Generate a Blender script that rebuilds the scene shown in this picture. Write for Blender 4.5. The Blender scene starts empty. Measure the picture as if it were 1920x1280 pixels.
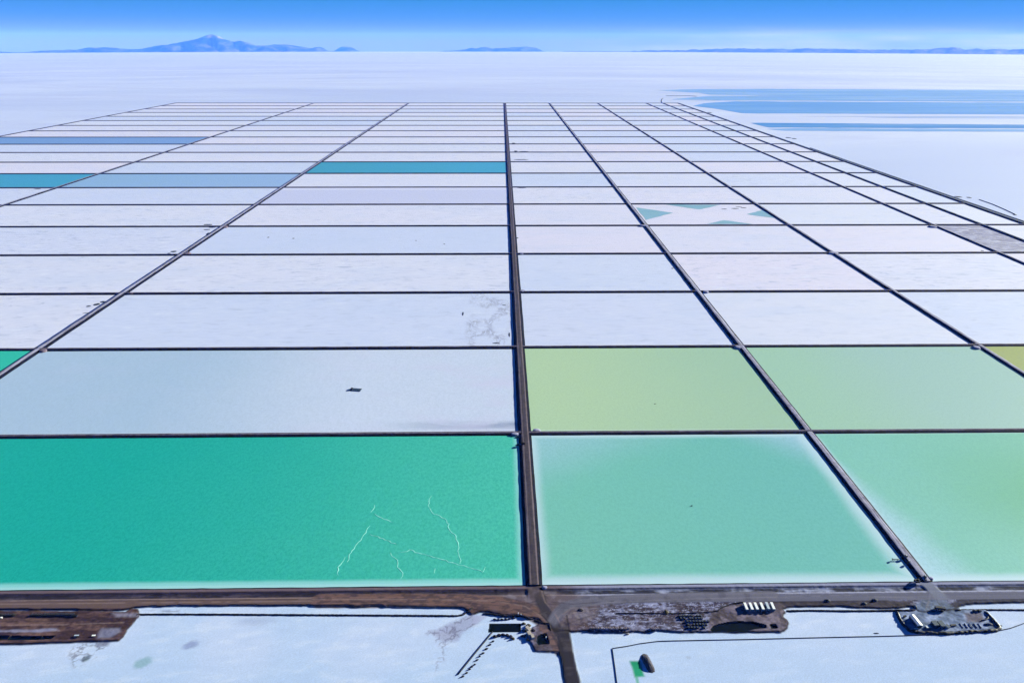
import bpy, bmesh, math, random
import numpy as np
from mathutils import Vector

S = bpy.context.scene
COL = S.collection
RND = random.Random(7)
H = 500.0
PITCH, YAW, ROLL, FPX = 0.41363, -0.01536, 0.00149, 1280.0
# ------------------------------------------------------------------ camera
cp, sp = math.cos(PITCH), math.sin(PITCH)
def _rz(v):
    c, s = math.cos(YAW), math.sin(YAW)
    return Vector((c*v[0]-s*v[1], s*v[0]+c*v[1], v[2]))
CF, CU0, CR0 = _rz((0, cp, -sp)), _rz((0, sp, cp)), _rz((1, 0, 0))
CR = CR0*math.cos(ROLL)+CU0*math.sin(ROLL)
CU = -CR0*math.sin(ROLL)+CU0*math.cos(ROLL)
cam = bpy.data.cameras.new('camera'); camo = bpy.data.objects.new('camera', cam); COL.objects.link(camo)
cam.sensor_width = 36; cam.lens = FPX/1920*36; cam.clip_start = 1; cam.clip_end = 400000
from mathutils import Matrix
M = Matrix((( CR.x, CU.x, -CF.x, 0), (CR.y, CU.y, -CF.y, 0), (CR.z, CU.z, -CF.z, H), (0, 0, 0, 1)))
camo.matrix_world = M
S.camera = camo
# ------------------------------------------------------------------ sky, sun, exposure
SUN_EL, SUN_AZ = math.radians(16), math.radians(64)      # azimuth clockwise from +Y
w = bpy.data.worlds.new('World'); S.world = w; w.use_nodes = True
nt = w.node_tree; nt.nodes.clear()
out = nt.nodes.new('ShaderNodeOutputWorld'); bg = nt.nodes.new('ShaderNodeBackground')
sky = nt.nodes.new('ShaderNodeTexSky'); sky.sky_type = 'NISHITA'; sky.sun_disc = False
sky.sun_elevation = SUN_EL; sky.sun_rotation = SUN_AZ; sky.altitude = 3600
sky.air_density = 1.0; sky.dust_density = 0.0; sky.ozone_density = 6.0
hs = nt.nodes.new('ShaderNodeHueSaturation'); hs.inputs['Saturation'].default_value = 1.0
tint = nt.nodes.new('ShaderNodeMix'); tint.data_type = 'RGBA'; tint.blend_type = 'MULTIPLY'; tint.inputs[0].default_value = 1; tint.inputs[7].default_value = (0.16, 0.28, 0.85, 1)
# faint high cloud low over the right horizon
tc = nt.nodes.new('ShaderNodeTexCoord')
mp = nt.nodes.new('ShaderNodeMapping'); mp.inputs['Scale'].default_value = (3.0, 3.0, 46.0)
nz = nt.nodes.new('ShaderNodeTexNoise'); nz.inputs['Scale'].default_value = 2.2; nz.inputs['Detail'].default_value = 6
sx = nt.nodes.new('ShaderNodeSeparateXYZ')
band = nt.nodes.new('ShaderNodeMapRange'); band.interpolation_type = 'SMOOTHSTEP'
band.inputs['From Min'].default_value = 0.022; band.inputs['From Max'].default_value = 0.0
side = nt.nodes.new('ShaderNodeMapRange'); side.interpolation_type = 'SMOOTHSTEP'
side.inputs['From Min'].default_value = 0.0; side.inputs['From Max'].default_value = 0.4
cr = nt.nodes.new('ShaderNodeMapRange'); cr.inputs['From Min'].default_value = 0.38; cr.inputs['From Max'].default_value = 0.7
m1 = nt.nodes.new('ShaderNodeMath'); m1.operation = 'MULTIPLY'
m2 = nt.nodes.new('ShaderNodeMath'); m2.operation = 'MULTIPLY'
m3 = nt.nodes.new('ShaderNodeMath'); m3.operation = 'MULTIPLY'; m3.inputs[1].default_value = 0.75
mixc = nt.nodes.new('ShaderNodeMix'); mixc.data_type = 'RGBA'
mixc.inputs[7].default_value = (4.8, 4.6, 5.8, 1)
L = nt.links.new
L(sky.outputs[0], tint.inputs[6]); 
sz = nt.nodes.new('ShaderNodeSeparateXYZ'); tcg = nt.nodes.new('ShaderNodeTexCoord'); L(tcg.outputs['Generated'], sz.inputs[0])
vr = nt.nodes.new('ShaderNodeValToRGB'); L(sz.outputs['Z'], vr.inputs[0])
el = vr.color_ramp.elements
el[0].position = 0.0; el[0].color = (0.34, 0.30, 0.62, 1); el[1].position = 1.0; el[1].color = (0.005, 0.035, 0.13, 1)
e_ = el.new(0.012); e_.color = (0.23, 0.35, 0.74, 1); e_ = el.new(0.028); e_.color = (0.10, 0.37, 0.84, 1); e_ = el.new(0.05); e_.color = (0.045, 0.37, 0.86, 1); e_ = el.new(0.35); e_.color = (0.012, 0.085, 0.27, 1)
vs = nt.nodes.new('ShaderNodeVectorMath'); vs.operation = 'SCALE'; vs.inputs['Scale'].default_value = 5.6; L(vr.outputs[0], vs.inputs[0])
vm = nt.nodes.new('ShaderNodeMix'); vm.data_type = 'RGBA'; vm.inputs[0].default_value = 0.93; L(tint.outputs[2], vm.inputs[6]); L(vs.outputs[0], vm.inputs[7])
L(vm.outputs[2], hs.inputs['Color'])
L(tc.outputs['Generated'], mp.inputs['Vector']); L(mp.outputs[0], nz.inputs['Vector']); L(nz.outputs['Fac'], cr.inputs['Value'])
L(tc.outputs['Generated'], sx.inputs[0]); L(sx.outputs['Z'], band.inputs['Value']); L(sx.outputs['X'], side.inputs['Value'])
L(cr.outputs[0], m1.inputs[0]); L(band.outputs[0], m1.inputs[1]); L(m1.outputs[0], m2.inputs[0]); L(side.outputs[0], m2.inputs[1])
L(m2.outputs[0], m3.inputs[0]); L(m3.outputs[0], mixc.inputs[0]); L(hs.outputs[0], mixc.inputs[6])
L(mixc.outputs[2], bg.inputs['Color']); L(bg.outputs[0], out.inputs['Surface'])
bg.inputs['Strength'].default_value = 0.05
sun = bpy.data.lights.new('sun', 'SUN'); suno = bpy.data.objects.new('sun', sun); COL.objects.link(suno)
sun.energy = 5.0; sun.angle = math.radians(0.53); sun.color = (0.985, 1.0, 0.90)
SD = Vector((math.cos(SUN_EL)*math.sin(SUN_AZ), math.cos(SUN_EL)*math.cos(SUN_AZ), math.sin(SUN_EL)))
suno.rotation_euler = SD.to_track_quat('Z', 'Y').to_euler()
suno.location = SD*900
S.view_settings.view_transform = 'Standard'; S.view_settings.look = 'None'
S.view_settings.gamma = 1; S.view_settings.use_curve_mapping = False
S.view_settings.exposure = 1.28
S.render.engine = 'CYCLES'
cy = S.cycles
cy.use_denoising = True; cy.denoiser = 'OPENIMAGEDENOISE'; cy.denoising_input_passes = 'RGB_ALBEDO_NORMAL'; cy.denoising_prefilter = 'ACCURATE'; cy.max_bounces = 4; cy.diffuse_bounces = 2; cy.glossy_bounces = 2
cy.volume_bounces = 1; cy.use_adaptive_sampling = True; cy.adaptive_threshold = 0.01
cy.volume_max_steps = 64

# ------------------------------------------------------------------ ground geometry helpers
R_EFF, R_FLAT = 5.13e6, 7000.0
def drop(x, y):
    r = np.hypot(x, y)
    return -np.maximum(0, r-R_FLAT)**2/(2*R_EFF)
def ray(px, py):
    return CF + CR*((px-960)/FPX) - CU*((py-640)/FPX)
def G(px, py, z=0.0):
    d = ray(px, py); t = (z-H)/d.z
    return Vector((d.x*t, d.y*t, z))
def lin(r, g, b):
    f = lambda c: ((c/255+0.055)/1.055)**2.4 if c > 10.3 else c/255/12.92
    return (f(r), f(g), f(b), 1.0)
_ng = np.random.RandomState(11)
_tab = _ng.rand(512, 512)
def vnoise(x, y, s, off=0):
    x = np.asarray(x)/s+off*17.3; y = np.asarray(y)/s+off*9.1
    xi = np.floor(x).astype(int); yi = np.floor(y).astype(int)
    fx = x-xi; fy = y-yi; fx = fx*fx*(3-2*fx); fy = fy*fy*(3-2*fy)
    a = _tab[xi % 512, yi % 512]; b = _tab[(xi+1) % 512, yi % 512]
    c = _tab[xi % 512, (yi+1) % 512]; d = _tab[(xi+1) % 512, (yi+1) % 512]
    return (a*(1-fx)+b*fx)*(1-fy)+(c*(1-fx)+d*fx)*fy
def fbm(x, y, s, o=0, n=4):
    t = 0; a = 1; k = 0
    for i in range(n):
        t = t+a*vnoise(x, y, s/2**i, o+i); k += a; a *= 0.55
    return t/k

def mesh_np(name, V, F, mats, mi=None, smooth=False, parent=None):
    me = bpy.data.meshes.new(name); V = np.asarray(V, float); F = np.asarray(F)
    n = F.shape[1]
    me.vertices.add(len(V)); me.vertices.foreach_set('co', V.ravel())
    me.loops.add(F.size); me.loops.foreach_set('vertex_index', F.ravel().astype(np.int32))
    me.polygons.add(len(F)); me.polygons.foreach_set('loop_start', (np.arange(len(F))*n).astype(np.int32))
    me.polygons.foreach_set('loop_total', np.full(len(F), n, np.int32))
    for m in (mats if isinstance(mats, list) else [mats]): me.materials.append(m)
    if mi is not None: me.polygons.foreach_set('material_index', np.asarray(mi, np.int32))
    if smooth: me.polygons.foreach_set('use_smooth', np.ones(len(F), bool))
    me.update(calc_edges=True)
    o = bpy.data.objects.new(name, me); COL.objects.link(o)
    if parent: o.parent = parent
    return o
class MB:
    def __init__(s): s.v = []; s.f = []; s.m = []
    def poly(s, pts, mi=0):
        i = len(s.v); s.v += [tuple(p) for p in pts]; s.f.append(tuple(range(i, i+len(pts)))); s.m.append(mi)
    def box(s, c, size, rz=0.0, mi=0, taper=1.0):
        x, y, z = c; a, b, h = size; co, si = math.cos(rz), math.sin(rz); i = len(s.v)
        for zz, k in ((0, 1), (h, taper)):
            for u, v in ((-1, -1), (1, -1), (1, 1), (-1, 1)):
                X, Y = u*a/2*k, v*b/2*k
                s.v.append((x+co*X-si*Y, y+si*X+co*Y, z+zz))
        for f in ((0, 3, 2, 1), (4, 5, 6, 7), (0, 1, 5, 4), (1, 2, 6, 5), (2, 3, 7, 6), (3, 0, 4, 7)):
            s.f.append(tuple(i+k for k in f)); s.m.append(mi)
    def tube(s, pts, r, n=8, mi=0):
        i0 = len(s.v)
        for k, p in enumerate(pts):
            p = Vector(p); a = Vector(pts[max(k-1, 0)]); b = Vector(pts[min(k+1, len(pts)-1)])
            t = (b-a).normalized(); u = t.cross(Vector((0, 0, 1)))
            u = u.normalized() if u.length > 1e-4 else Vector((1, 0, 0)); v = u.cross(t)
            for j in range(n):
                q = p+u*(r*math.cos(2*math.pi*j/n))+v*(r*math.sin(2*math.pi*j/n)); s.v.append(tuple(q))
        for k in range(len(pts)-1):
            for j in range(n):
                s.f.append((i0+k*n+j, i0+k*n+(j+1) % n, i0+(k+1)*n+(j+1) % n, i0+(k+1)*n+j)); s.m.append(mi)
        s.f.append(tuple(i0+j for j in range(n))[::-1]); s.m.append(mi)
        e = i0+(len(pts)-1)*n; s.f.append(tuple(e+j for j in range(n))); s.m.append(mi)
    def build(s, name, mats, parent=None, smooth=False):
        me = bpy.data.meshes.new(name); me.from_pydata(s.v, [], s.f)
        for m in (mats if isinstance(mats, list) else [mats]): me.materials.append(m)
        me.polygons.foreach_set('material_index', s.m)
        if smooth: me.polygons.foreach_set('use_smooth', [True]*len(s.f))
        me.update(); o = bpy.data.objects.new(name, me); COL.objects.link(o)
        if parent: o.parent = parent
        return o
def struct(o, label=None, kind='structure'):
    o['kind'] = kind
    if label: o['label'] = label
    return o
def tag(o, label, cat, group=None):
    o['label'] = label; o['category'] = cat
    if group: o['group'] = group
    return o
def empty(name, loc, rz, label, cat, group=None):
    o = bpy.data.objects.new(name, None); COL.objects.link(o); o.location = loc; o.rotation_euler = (0, 0, rz)
    return tag(o, label, cat, group)
def copy_tree(o, parent=None):
    c = o.copy(); COL.objects.link(c)
    if parent: c.parent = parent
    for ch in [k for k in bpy.data.objects if k.parent == o and k != c]: copy_tree(ch, c)
    return c

# ------------------------------------------------------------------ materials
def mat(name, rough=0.8, spec=0.3):
    m = bpy.data.materials.new(name); m.use_nodes = True
    b = m.node_tree.nodes['Principled BSDF']
    b.inputs['Roughness'].default_value = rough; b.inputs['Specular IOR Level'].default_value = spec
    return m, m.node_tree, b
def N(nt, t, **k):
    n = nt.nodes.new(t)
    for a, b in k.items():
        if a in n.inputs: n.inputs[a].default_value = b
        else: setattr(n, a, b)
    return n
def mth(nt, op, a, b=None, c=None, clamp=False):
    n = nt.nodes.new('ShaderNodeMath'); n.operation = op; n.use_clamp = clamp
    for i, v in enumerate((a, b, c)):
        if v is None: continue
        if isinstance(v, (int, float)): n.inputs[i].default_value = v
        else: nt.links.new(v, n.inputs[i])
    return n.outputs[0]
def mixn(nt, f, a, b):
    n = nt.nodes.new('ShaderNodeMix'); n.data_type = 'RGBA'
    for i, v in ((0, f), (6, a), (7, b)):
        if isinstance(v, (int, float)): n.inputs[i].default_value = v
        elif isinstance(v, tuple): n.inputs[i].default_value = v
        else: nt.links.new(v, n.inputs[i])
    return n.outputs[2]
def sstep(nt, v, a, b, lo=0.0, hi=1.0):
    n = nt.nodes.new('ShaderNodeMapRange'); n.interpolation_type = 'SMOOTHSTEP'
    n.inputs['From Min'].default_value = a; n.inputs['From Max'].default_value = b
    n.inputs['To Min'].default_value = lo; n.inputs['To Max'].default_value = hi
    nt.links.new(v, n.inputs['Value']); return n.outputs[0]
def pos(nt, scale=(1, 1, 1), rot=0.0, loc=(0, 0, 0)):
    g = nt.nodes.new('ShaderNodeNewGeometry'); m = nt.nodes.new('ShaderNodeMapping')
    m.inputs['Scale'].default_value = scale; m.inputs['Rotation'].default_value = (0, 0, rot); m.inputs['Location'].default_value = loc
    nt.links.new(g.outputs['Position'], m.inputs['Vector']); return m.outputs[0]
def noise(nt, v, s, d=4, r=0.55, dist=0.0):
    n = nt.nodes.new('ShaderNodeTexNoise'); n.inputs['Scale'].default_value = s; n.inputs['Detail'].default_value = d
    n.inputs['Roughness'].default_value = r; n.inputs['Distortion'].default_value = dist
    nt.links.new(v, n.inputs['Vector']); return n.outputs['Fac']
def bump(nt, b, h, st, dist):
    n = nt.nodes.new('ShaderNodeBump'); n.inputs['Strength'].default_value = st; n.inputs['Distance'].default_value = dist
    nt.links.new(h, n.inputs['Height']); nt.links.new(n.outputs[0], b.inputs['Normal'])
def plain(name, col, rough=0.7, spec=0.3, var=0.25, scale=1.2, metal=0):
    m, nt, b = mat(name, rough, spec)
    n = noise(nt, pos(nt), scale)
    c2 = tuple(min(1, c*(1+var)) for c in col[:3])+(1,); c1 = tuple(c*(1-var) for c in col[:3])+(1,)
    nt.links.new(mixn(nt, sstep(nt, n, .3, .7), c1, c2), b.inputs['Base Color'])
    b.inputs['Metallic'].default_value = metal
    return m

# open salt flat (to the horizon)
def mk_flat():
    m, nt, b = mat('salt_flat_crust', 0.85, 0.15)
    n1 = noise(nt, pos(nt, (0.00012, 0.0004, 1)), 1.0, 5, .6, .6)
    n2 = noise(nt, pos(nt, (0.00045, 0.0016, 1), .08), 1.0, 5, .6, 1.0)
    n3 = noise(nt, pos(nt, (0.02, 0.03, 1)), 1.0, 6, .65)
    c = mixn(nt, sstep(nt, n1, .36, .64), lin(178, 190, 228), lin(198, 207, 238))
    c = mixn(nt, mth(nt, 'MULTIPLY', sstep(nt, n2, .46, .7), .5), c, lin(172, 180, 222))
    c = mixn(nt, mth(nt, 'MULTIPLY', sstep(nt, n3, .4, .75), .25), c, lin(182, 190, 228))
    nt.links.new(c, b.inputs['Base Color']); return m
M_FLAT = mk_flat()
# dry salt pond floors, tint differs pond by pond
def mk_salt(stain=None):
    m, nt, b = mat('salt_pond_crust', 0.8, 0.2)
    oi = nt.nodes.new('ShaderNodeObjectInfo')
    c = mixn(nt, oi.outputs['Random'], lin(207, 211, 235), lin(213, 209, 234))
    r2 = mth(nt, 'FRACT', mth(nt, 'MULTIPLY', oi.outputs['Random'], 7.31))
    c = mixn(nt, sstep(nt, r2, .4, 1.0, 0, .8), c, lin(190, 202, 236))
    n1 = noise(nt, pos(nt, (0.004, 0.009, 1), .15), 1.0, 5, .6, .8)
    c = mixn(nt, sstep(nt, n1, .42, .75, 0, .35), c, lin(184, 198, 232))
    n2 = noise(nt, pos(nt, (0.03, 0.08, 1), -.25), 1.0, 7, .7, .5)
    amt = sstep(nt, mth(nt, 'FRACT', mth(nt, 'MULTIPLY', oi.outputs['Random'], 3.7)), .1, 1, .3, .85)
    c = mixn(nt, mth(nt, 'MULTIPLY', sstep(nt, n2, .52, .7), amt), c, lin(162, 172, 204))
    c = mixn(nt, mth(nt, 'MULTIPLY', sstep(nt, n2, .48, .25), amt), c, lin(224, 228, 246))
    n3 = noise(nt, pos(nt, (0.6, 0.9, 1)), 1.0, 3, .7)
    c = mixn(nt, mth(nt, 'MULTIPLY', sstep(nt, n3, .35, .7), .14), c, lin(170, 180, 215))
    e = rim_dist(nt, (1, 1, 1, 1))
    c = mixn(nt, mth(nt, 'MULTIPLY', sstep(nt, e, 11, 5), .7), c, lin(228, 230, 248))
    if stain: c = stain(nt, c)
    nt.links.new(c, b.inputs['Base Color']); bump(nt, b, n2, .3, .15); return m
def uvs(nt):
    a = nt.nodes.new('ShaderNodeUVMap'); a.uv_map = 'near'; s1 = nt.nodes.new('ShaderNodeSeparateXYZ'); nt.links.new(a.outputs[0], s1.inputs[0])
    d = nt.nodes.new('ShaderNodeUVMap'); d.uv_map = 'far'; s2 = nt.nodes.new('ShaderNodeSeparateXYZ'); nt.links.new(d.outputs[0], s2.inputs[0])
    return s1.outputs[0], s1.outputs[1], s2.outputs[0], s2.outputs[1]     # left, near, right, far distances in metres
def rim_dist(nt, wts, nz_amp=0.0):
    l, n, r, f = uvs(nt)
    ds = [mth(nt, 'DIVIDE', d, float(w_)) for d, w_ in zip((l, r, n, f), wts)]
    e = mth(nt, 'MINIMUM', mth(nt, 'MINIMUM', ds[0], ds[1]), mth(nt, 'MINIMUM', ds[2], ds[3]))
    if nz_amp:
        q = noise(nt, pos(nt, (.02, .02, 1)), 1.0, 4)
        e = mth(nt, 'ADD', e, mth(nt, 'MULTIPLY', mth(nt, 'SUBTRACT', q, .5), nz_amp))
    return e
# brine ponds. cl/cr: colours at left / right, rim: rim colour, wts: rim width in metres left,right,near,far
def mk_brine(name, cl, crr, rim, wts, gl=(0, 800), soft=1.0, mott=0.12, inner=None, rimamt=1.0, extra=None, nzamp=.25):
    m, nt, b = mat(name, 0.6, 0.06)
    l, n, r, f = uvs(nt)
    q = noise(nt, pos(nt, (.004, .006, 1)), 1.0, 7, .7, .8)
    g = mth(nt, 'ADD', sstep(nt, l, gl[0], gl[1]), mth(nt, 'MULTIPLY', mth(nt, 'SUBTRACT', q, .5), .5), clamp=True)
    c = mixn(nt, g, lin(*cl), lin(*crr))
    if inner:
        c = inner(nt, c, l, n, r, f, q)
    g2 = noise(nt, pos(nt, (.3, .2, 1)), 1.0, 5, .95)
    c = mixn(nt, mth(nt, 'MULTIPLY', sstep(nt, g2, .4, .62), mott*1.9), c, lin(*[max(0, v-48) for v in cl]))
    e = rim_dist(nt, wts, nzamp)
    ed = sstep(nt, e, 1.0-.5*soft if soft < 1 else .35, 1.0+.35*soft, 1, 0)
    c = mixn(nt, mth(nt, 'MULTIPLY', ed, rimamt), c, lin(*rim))
    thin = mth(nt, 'MINIMUM', mth(nt, 'MINIMUM', l, r), mth(nt, 'MINIMUM', n, f))
    c = mixn(nt, mth(nt, 'MULTIPLY', sstep(nt, thin, 6.5, 4.5), .25), c, lin(200, 220, 234))
    if extra: c = extra(nt, c, l, n, r, f)
    nt.links.new(c, b.inputs['Base Color'])
    bump(nt, b, g2, .12, .1)
    return m
def soil(name, c1, c2, crust, crust_amt, sc=(0.03, 0.25), ccol=(150, 150, 178), rough=.95, tracks=None):
    m, nt, b = mat(name, rough, .1)
    n1 = noise(nt, pos(nt, (.14, .14, 1)), 1.0, 6, .8)
    c = mixn(nt, sstep(nt, n1, .36, .64), lin(*c1), lin(*c2))
    n2 = noise(nt, pos(nt, (sc[0], sc[1], 1)), 1.0, 6, .65, .6)
    c = mixn(nt, mth(nt, 'MULTIPLY', sstep(nt, n2, crust, crust+.2), crust_amt), c, lin(*ccol))
    if tracks is not None:      # worn wheel lane between two pale gravel shoulders
        g = nt.nodes.new('ShaderNodeNewGeometry'); sp_ = nt.nodes.new('ShaderNodeSeparateXYZ'); nt.links.new(g.outputs['Position'], sp_.inputs[0])
        d = mth(nt, 'ABSOLUTE', mth(nt, 'SUBTRACT', mth(nt, 'ADD', sp_.outputs[0], mth(nt, 'MULTIPLY', noise(nt, pos(nt, (0, .012, 1)), 1.0, 3), 2.0)), tracks+1.2))
        c = mixn(nt, mth(nt, 'MULTIPLY', sstep(nt, d, 2.9, 2.1), .6), c, lin(58, 54, 60))
        pk = mth(nt, 'SUBTRACT', 1.0, mth(nt, 'ABSOLUTE', mth(nt, 'DIVIDE', mth(nt, 'SUBTRACT', d, 3.6), .9)), clamp=True)
        c = mixn(nt, mth(nt, 'MULTIPLY', pk, .6), c, lin(140, 126, 134))
    nt.links.new(c, b.inputs['Base Color']); bump(nt, b, n1, .6, .5); return m
M_SALT = mk_salt()
M_ROADTOP = soil('causeway_soil', (52, 45, 50), (88, 76, 80), .52, .4, (.35, .012), tracks=31.0)
M_COLTOP = soil('dyke_soil_lengthwise', (104, 100, 118), (150, 146, 168), .42, .8, (.3, .014), (176, 178, 206))
M_ROWTOP = soil('dyke_soil_crosswise', (66, 60, 72), (104, 96, 112), .5, .55, (.014, .3), (160, 160, 190))
M_GREYTOP = soil('dyke_soil_slate', (58, 70, 88), (92, 104, 122), .5, .4, (.3, .014), (130, 140, 168))
def mk_liner():
    m, nt, b = mat('black_liner', 0.8, 0.04)
    n = noise(nt, pos(nt, (.2, .2, .2)), 1.0, 5, .7)
    c = mixn(nt, sstep(nt, n, .35, .75), (0.004, 0.004, 0.006, 1), (0.014, 0.015, 0.02, 1))
    nt.links.new(c, b.inputs['Base Color']); bump(nt, b, n, .5, .3); return m
M_LINER = mk_liner()
M_BLACK = plain('black_plastic', (0.008, 0.009, 0.011, 1), .5, .3)
M_MUD = plain('dark_mud', (0.028, 0.024, 0.026, 1), .9, .1, .6, .8)
M_MUDBLUE = plain('wet_dark_mud', (0.02, 0.026, 0.036, 1), .7, .2, .6, .8)
M_WHITE = plain('white_paint', (0.86, 0.88, 0.9, 1), .5, .3, .03)
M_SHADEWALL = plain('shade_blue_cabin_wall', (0.12, 0.2, 0.3, 1), .6, .3, .1)  # bluish shade on the cabin sides, put into the wall colour
M_GLASS = plain('window_glass', (0.02, 0.03, 0.04, 1), .1, .5, .1)
M_DARKBLUE = plain('navy_steel', (0.03, 0.055, 0.085, 1), .5, .3, .2)
M_PALE = plain('pale_plaster', (0.42, 0.37, 0.33, 1), .8, .2, .2)
M_TAN = plain('tan_block', (0.38, 0.29, 0.25, 1), .9, .1, .2)
M_OLIVE = plain('olive_earth', (0.10, 0.085, 0.055, 1), .9, .1, .4, .7)
M_TYRE = plain('tyre_rubber', (0.01, 0.01, 0.01, 1), .8, .2)

# ------------------------------------------------------------------ the salt flat, curved with the earth
def build_flat():
    radii = [0, 40, 90, 160, 260, 360, 480]
    r = 650.
    while r < 7000: radii.append(r); r *= 1.22
    r = 7000.
    while r < 108000: radii.append(r); r += 500+(r-7000)*0.045
    radii.append(108000.); n = 320
    V = [(0, 0, -.3)]; F = []
    for R in radii[1:]:
        for k in range(n):
            a = 2*math.pi*k/n; x, y = R*math.sin(a), R*math.cos(a)
            V.append((x, y, -.3+float(drop(x, y))))
    quads = []
    nr = len(radii)-1
    for i in range(nr-1):
        for k in range(n):
            a = 1+i*n+k; b = 1+i*n+(k+1) % n; quads.append((a, a+n, b+n, b))
    me = bpy.data.meshes.new('salt_flat')
    tris = [(0, 1+k, 1+(k+1) % n) for k in range(n)]
    me.from_pydata(V, [], tris+quads); me.materials.append(M_FLAT); me.update()
    me.polygons.foreach_set('use_smooth', [True]*len(me.polygons))
    o = bpy.data.objects.new('salt_flat', me); COL.objects.link(o)
    struct(o, 'white lavender salt flat running flat to the horizon')
build_flat()

# ------------------------------------------------------------------ pond grid
ROWY = [525.7+292.6*i for i in range(21)]
COLX = [-2862, -1653, -819, 30.6, 427.5, 857, 1288, 1435.5, 1572]
TOPW = {0: 7, 1: 7, 2: 8, 3: 10.5, 4: 7, 5: 6.5, 6: 5, 7: 6, 8: 11}
def stain_scrawl(nt, c):
    l, n, r, f = uvs(nt)
    v = pos(nt, (.035, .02, 1)); q = noise(nt, v, 1.0, 8, .75, 2.2)
    s = mth(nt, 'SUBTRACT', 1.0, mth(nt, 'MULTIPLY', mth(nt, 'ABSOLUTE', mth(nt, 'SUBTRACT', q, .5)), 16), clamp=True)
    k = mth(nt, 'MULTIPLY', sstep(nt, r, 105, 92), sstep(nt, r, 8, 18))
    k = mth(nt, 'MULTIPLY', k, sstep(nt, noise(nt, pos(nt, (.03, .02, 1), 0, (5, 3, 0)), 1.0, 3), .42, .68))
    return mixn(nt, mth(nt, 'MULTIPLY', mth(nt, 'MULTIPLY', s, k), .75), c, lin(112, 112, 140))
def stain_dirt(nt, c):
    v = pos(nt, (.02, .05, 1), .2); q = noise(nt, v, 1.0, 8, .75, 1.5)
    return mixn(nt, sstep(nt, q, .36, .6, 0.35, .95), c, lin(112, 110, 142))
M_SCRAWL = mk_salt(stain_scrawl); M_DIRTY = mk_salt(stain_dirt)
def streak_near(nt, c, l, n, r, f):
    q = noise(nt, pos(nt, (.01, .05, 1), -.25), 1.0, 7, .7, .5)
    a = mth(nt, 'MULTIPLY', sstep(nt, n, 42, 26), sstep(nt, n, 8, 20)); a = mth(nt, 'MULTIPLY', a, sstep(nt, r, 240, 40))
    a = mth(nt, 'MULTIPLY', a, sstep(nt, q, .3, .6)); c = mixn(nt, mth(nt, 'MULTIPLY', a, .75), c, lin(128, 142, 176))
    b_ = noise(nt, pos(nt, (.006, .012, 1)), 1.0, 6, .65)
    w_ = mth(nt, 'MULTIPLY', sstep(nt, b_, .5, .75), sstep(nt, r, 500, 0, .1, .5))
    return mixn(nt, w_, c, lin(198, 194, 226))
def green_inner(nt, c, l, n, r, f, q):       # greener away from the left corner, milky at the near left
    a = sstep(nt, mth(nt, 'ADD', mth(nt, 'MULTIPLY', l, 1.0), mth(nt, 'MULTIPLY', q, 60)), 60, 330)
    mid = mth(nt, 'MULTIPLY', sstep(nt, n, 15, 130), sstep(nt, f, 0, 170))
    c = mixn(nt, mth(nt, 'MULTIPLY', a, mid), c, lin(106, 176, 138))
    # milky wedge along the left dyke, widest near the camera
    wd = mth(nt, 'ADD', 8.0, mth(nt, 'MULTIPLY', mth(nt, 'SUBTRACT', 292, n), .2))
    k = mth(nt, 'DIVIDE', mth(nt, 'ADD', l, mth(nt, 'MULTIPLY', q, 30)), wd)
    return mixn(nt, sstep(nt, k, .25, 1.5, .95, 0), c, lin(176, 210, 232))
def r01_inner(nt, c, l, n, r, f, q):
    k = mth(nt, 'ADD', mth(nt, 'DIVIDE', f, 150), mth(nt, 'DIVIDE', l, 260)); k = mth(nt, 'ADD', k, mth(nt, 'MULTIPLY', q, .3))
    c = mixn(nt, sstep(nt, k, .3, 1.3, .75, 0), c, lin(156, 196, 216))
    k2 = mth(nt, 'ADD', mth(nt, 'DIVIDE', f, 130), mth(nt, 'DIVIDE', r, 160)); k2 = mth(nt, 'ADD', k2, mth(nt, 'MULTIPLY', q, .2))
    return mixn(nt, sstep(nt, k2, .25, 1.1, .9, 0), c, lin(160, 196, 222))
def teal_inner(nt, c, l, n, r, f, q):
    k = mth(nt, 'MULTIPLY', sstep(nt, l, 1000, 350), .55)
    return mixn(nt, k, c, lin(18, 161, 154))
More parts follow.
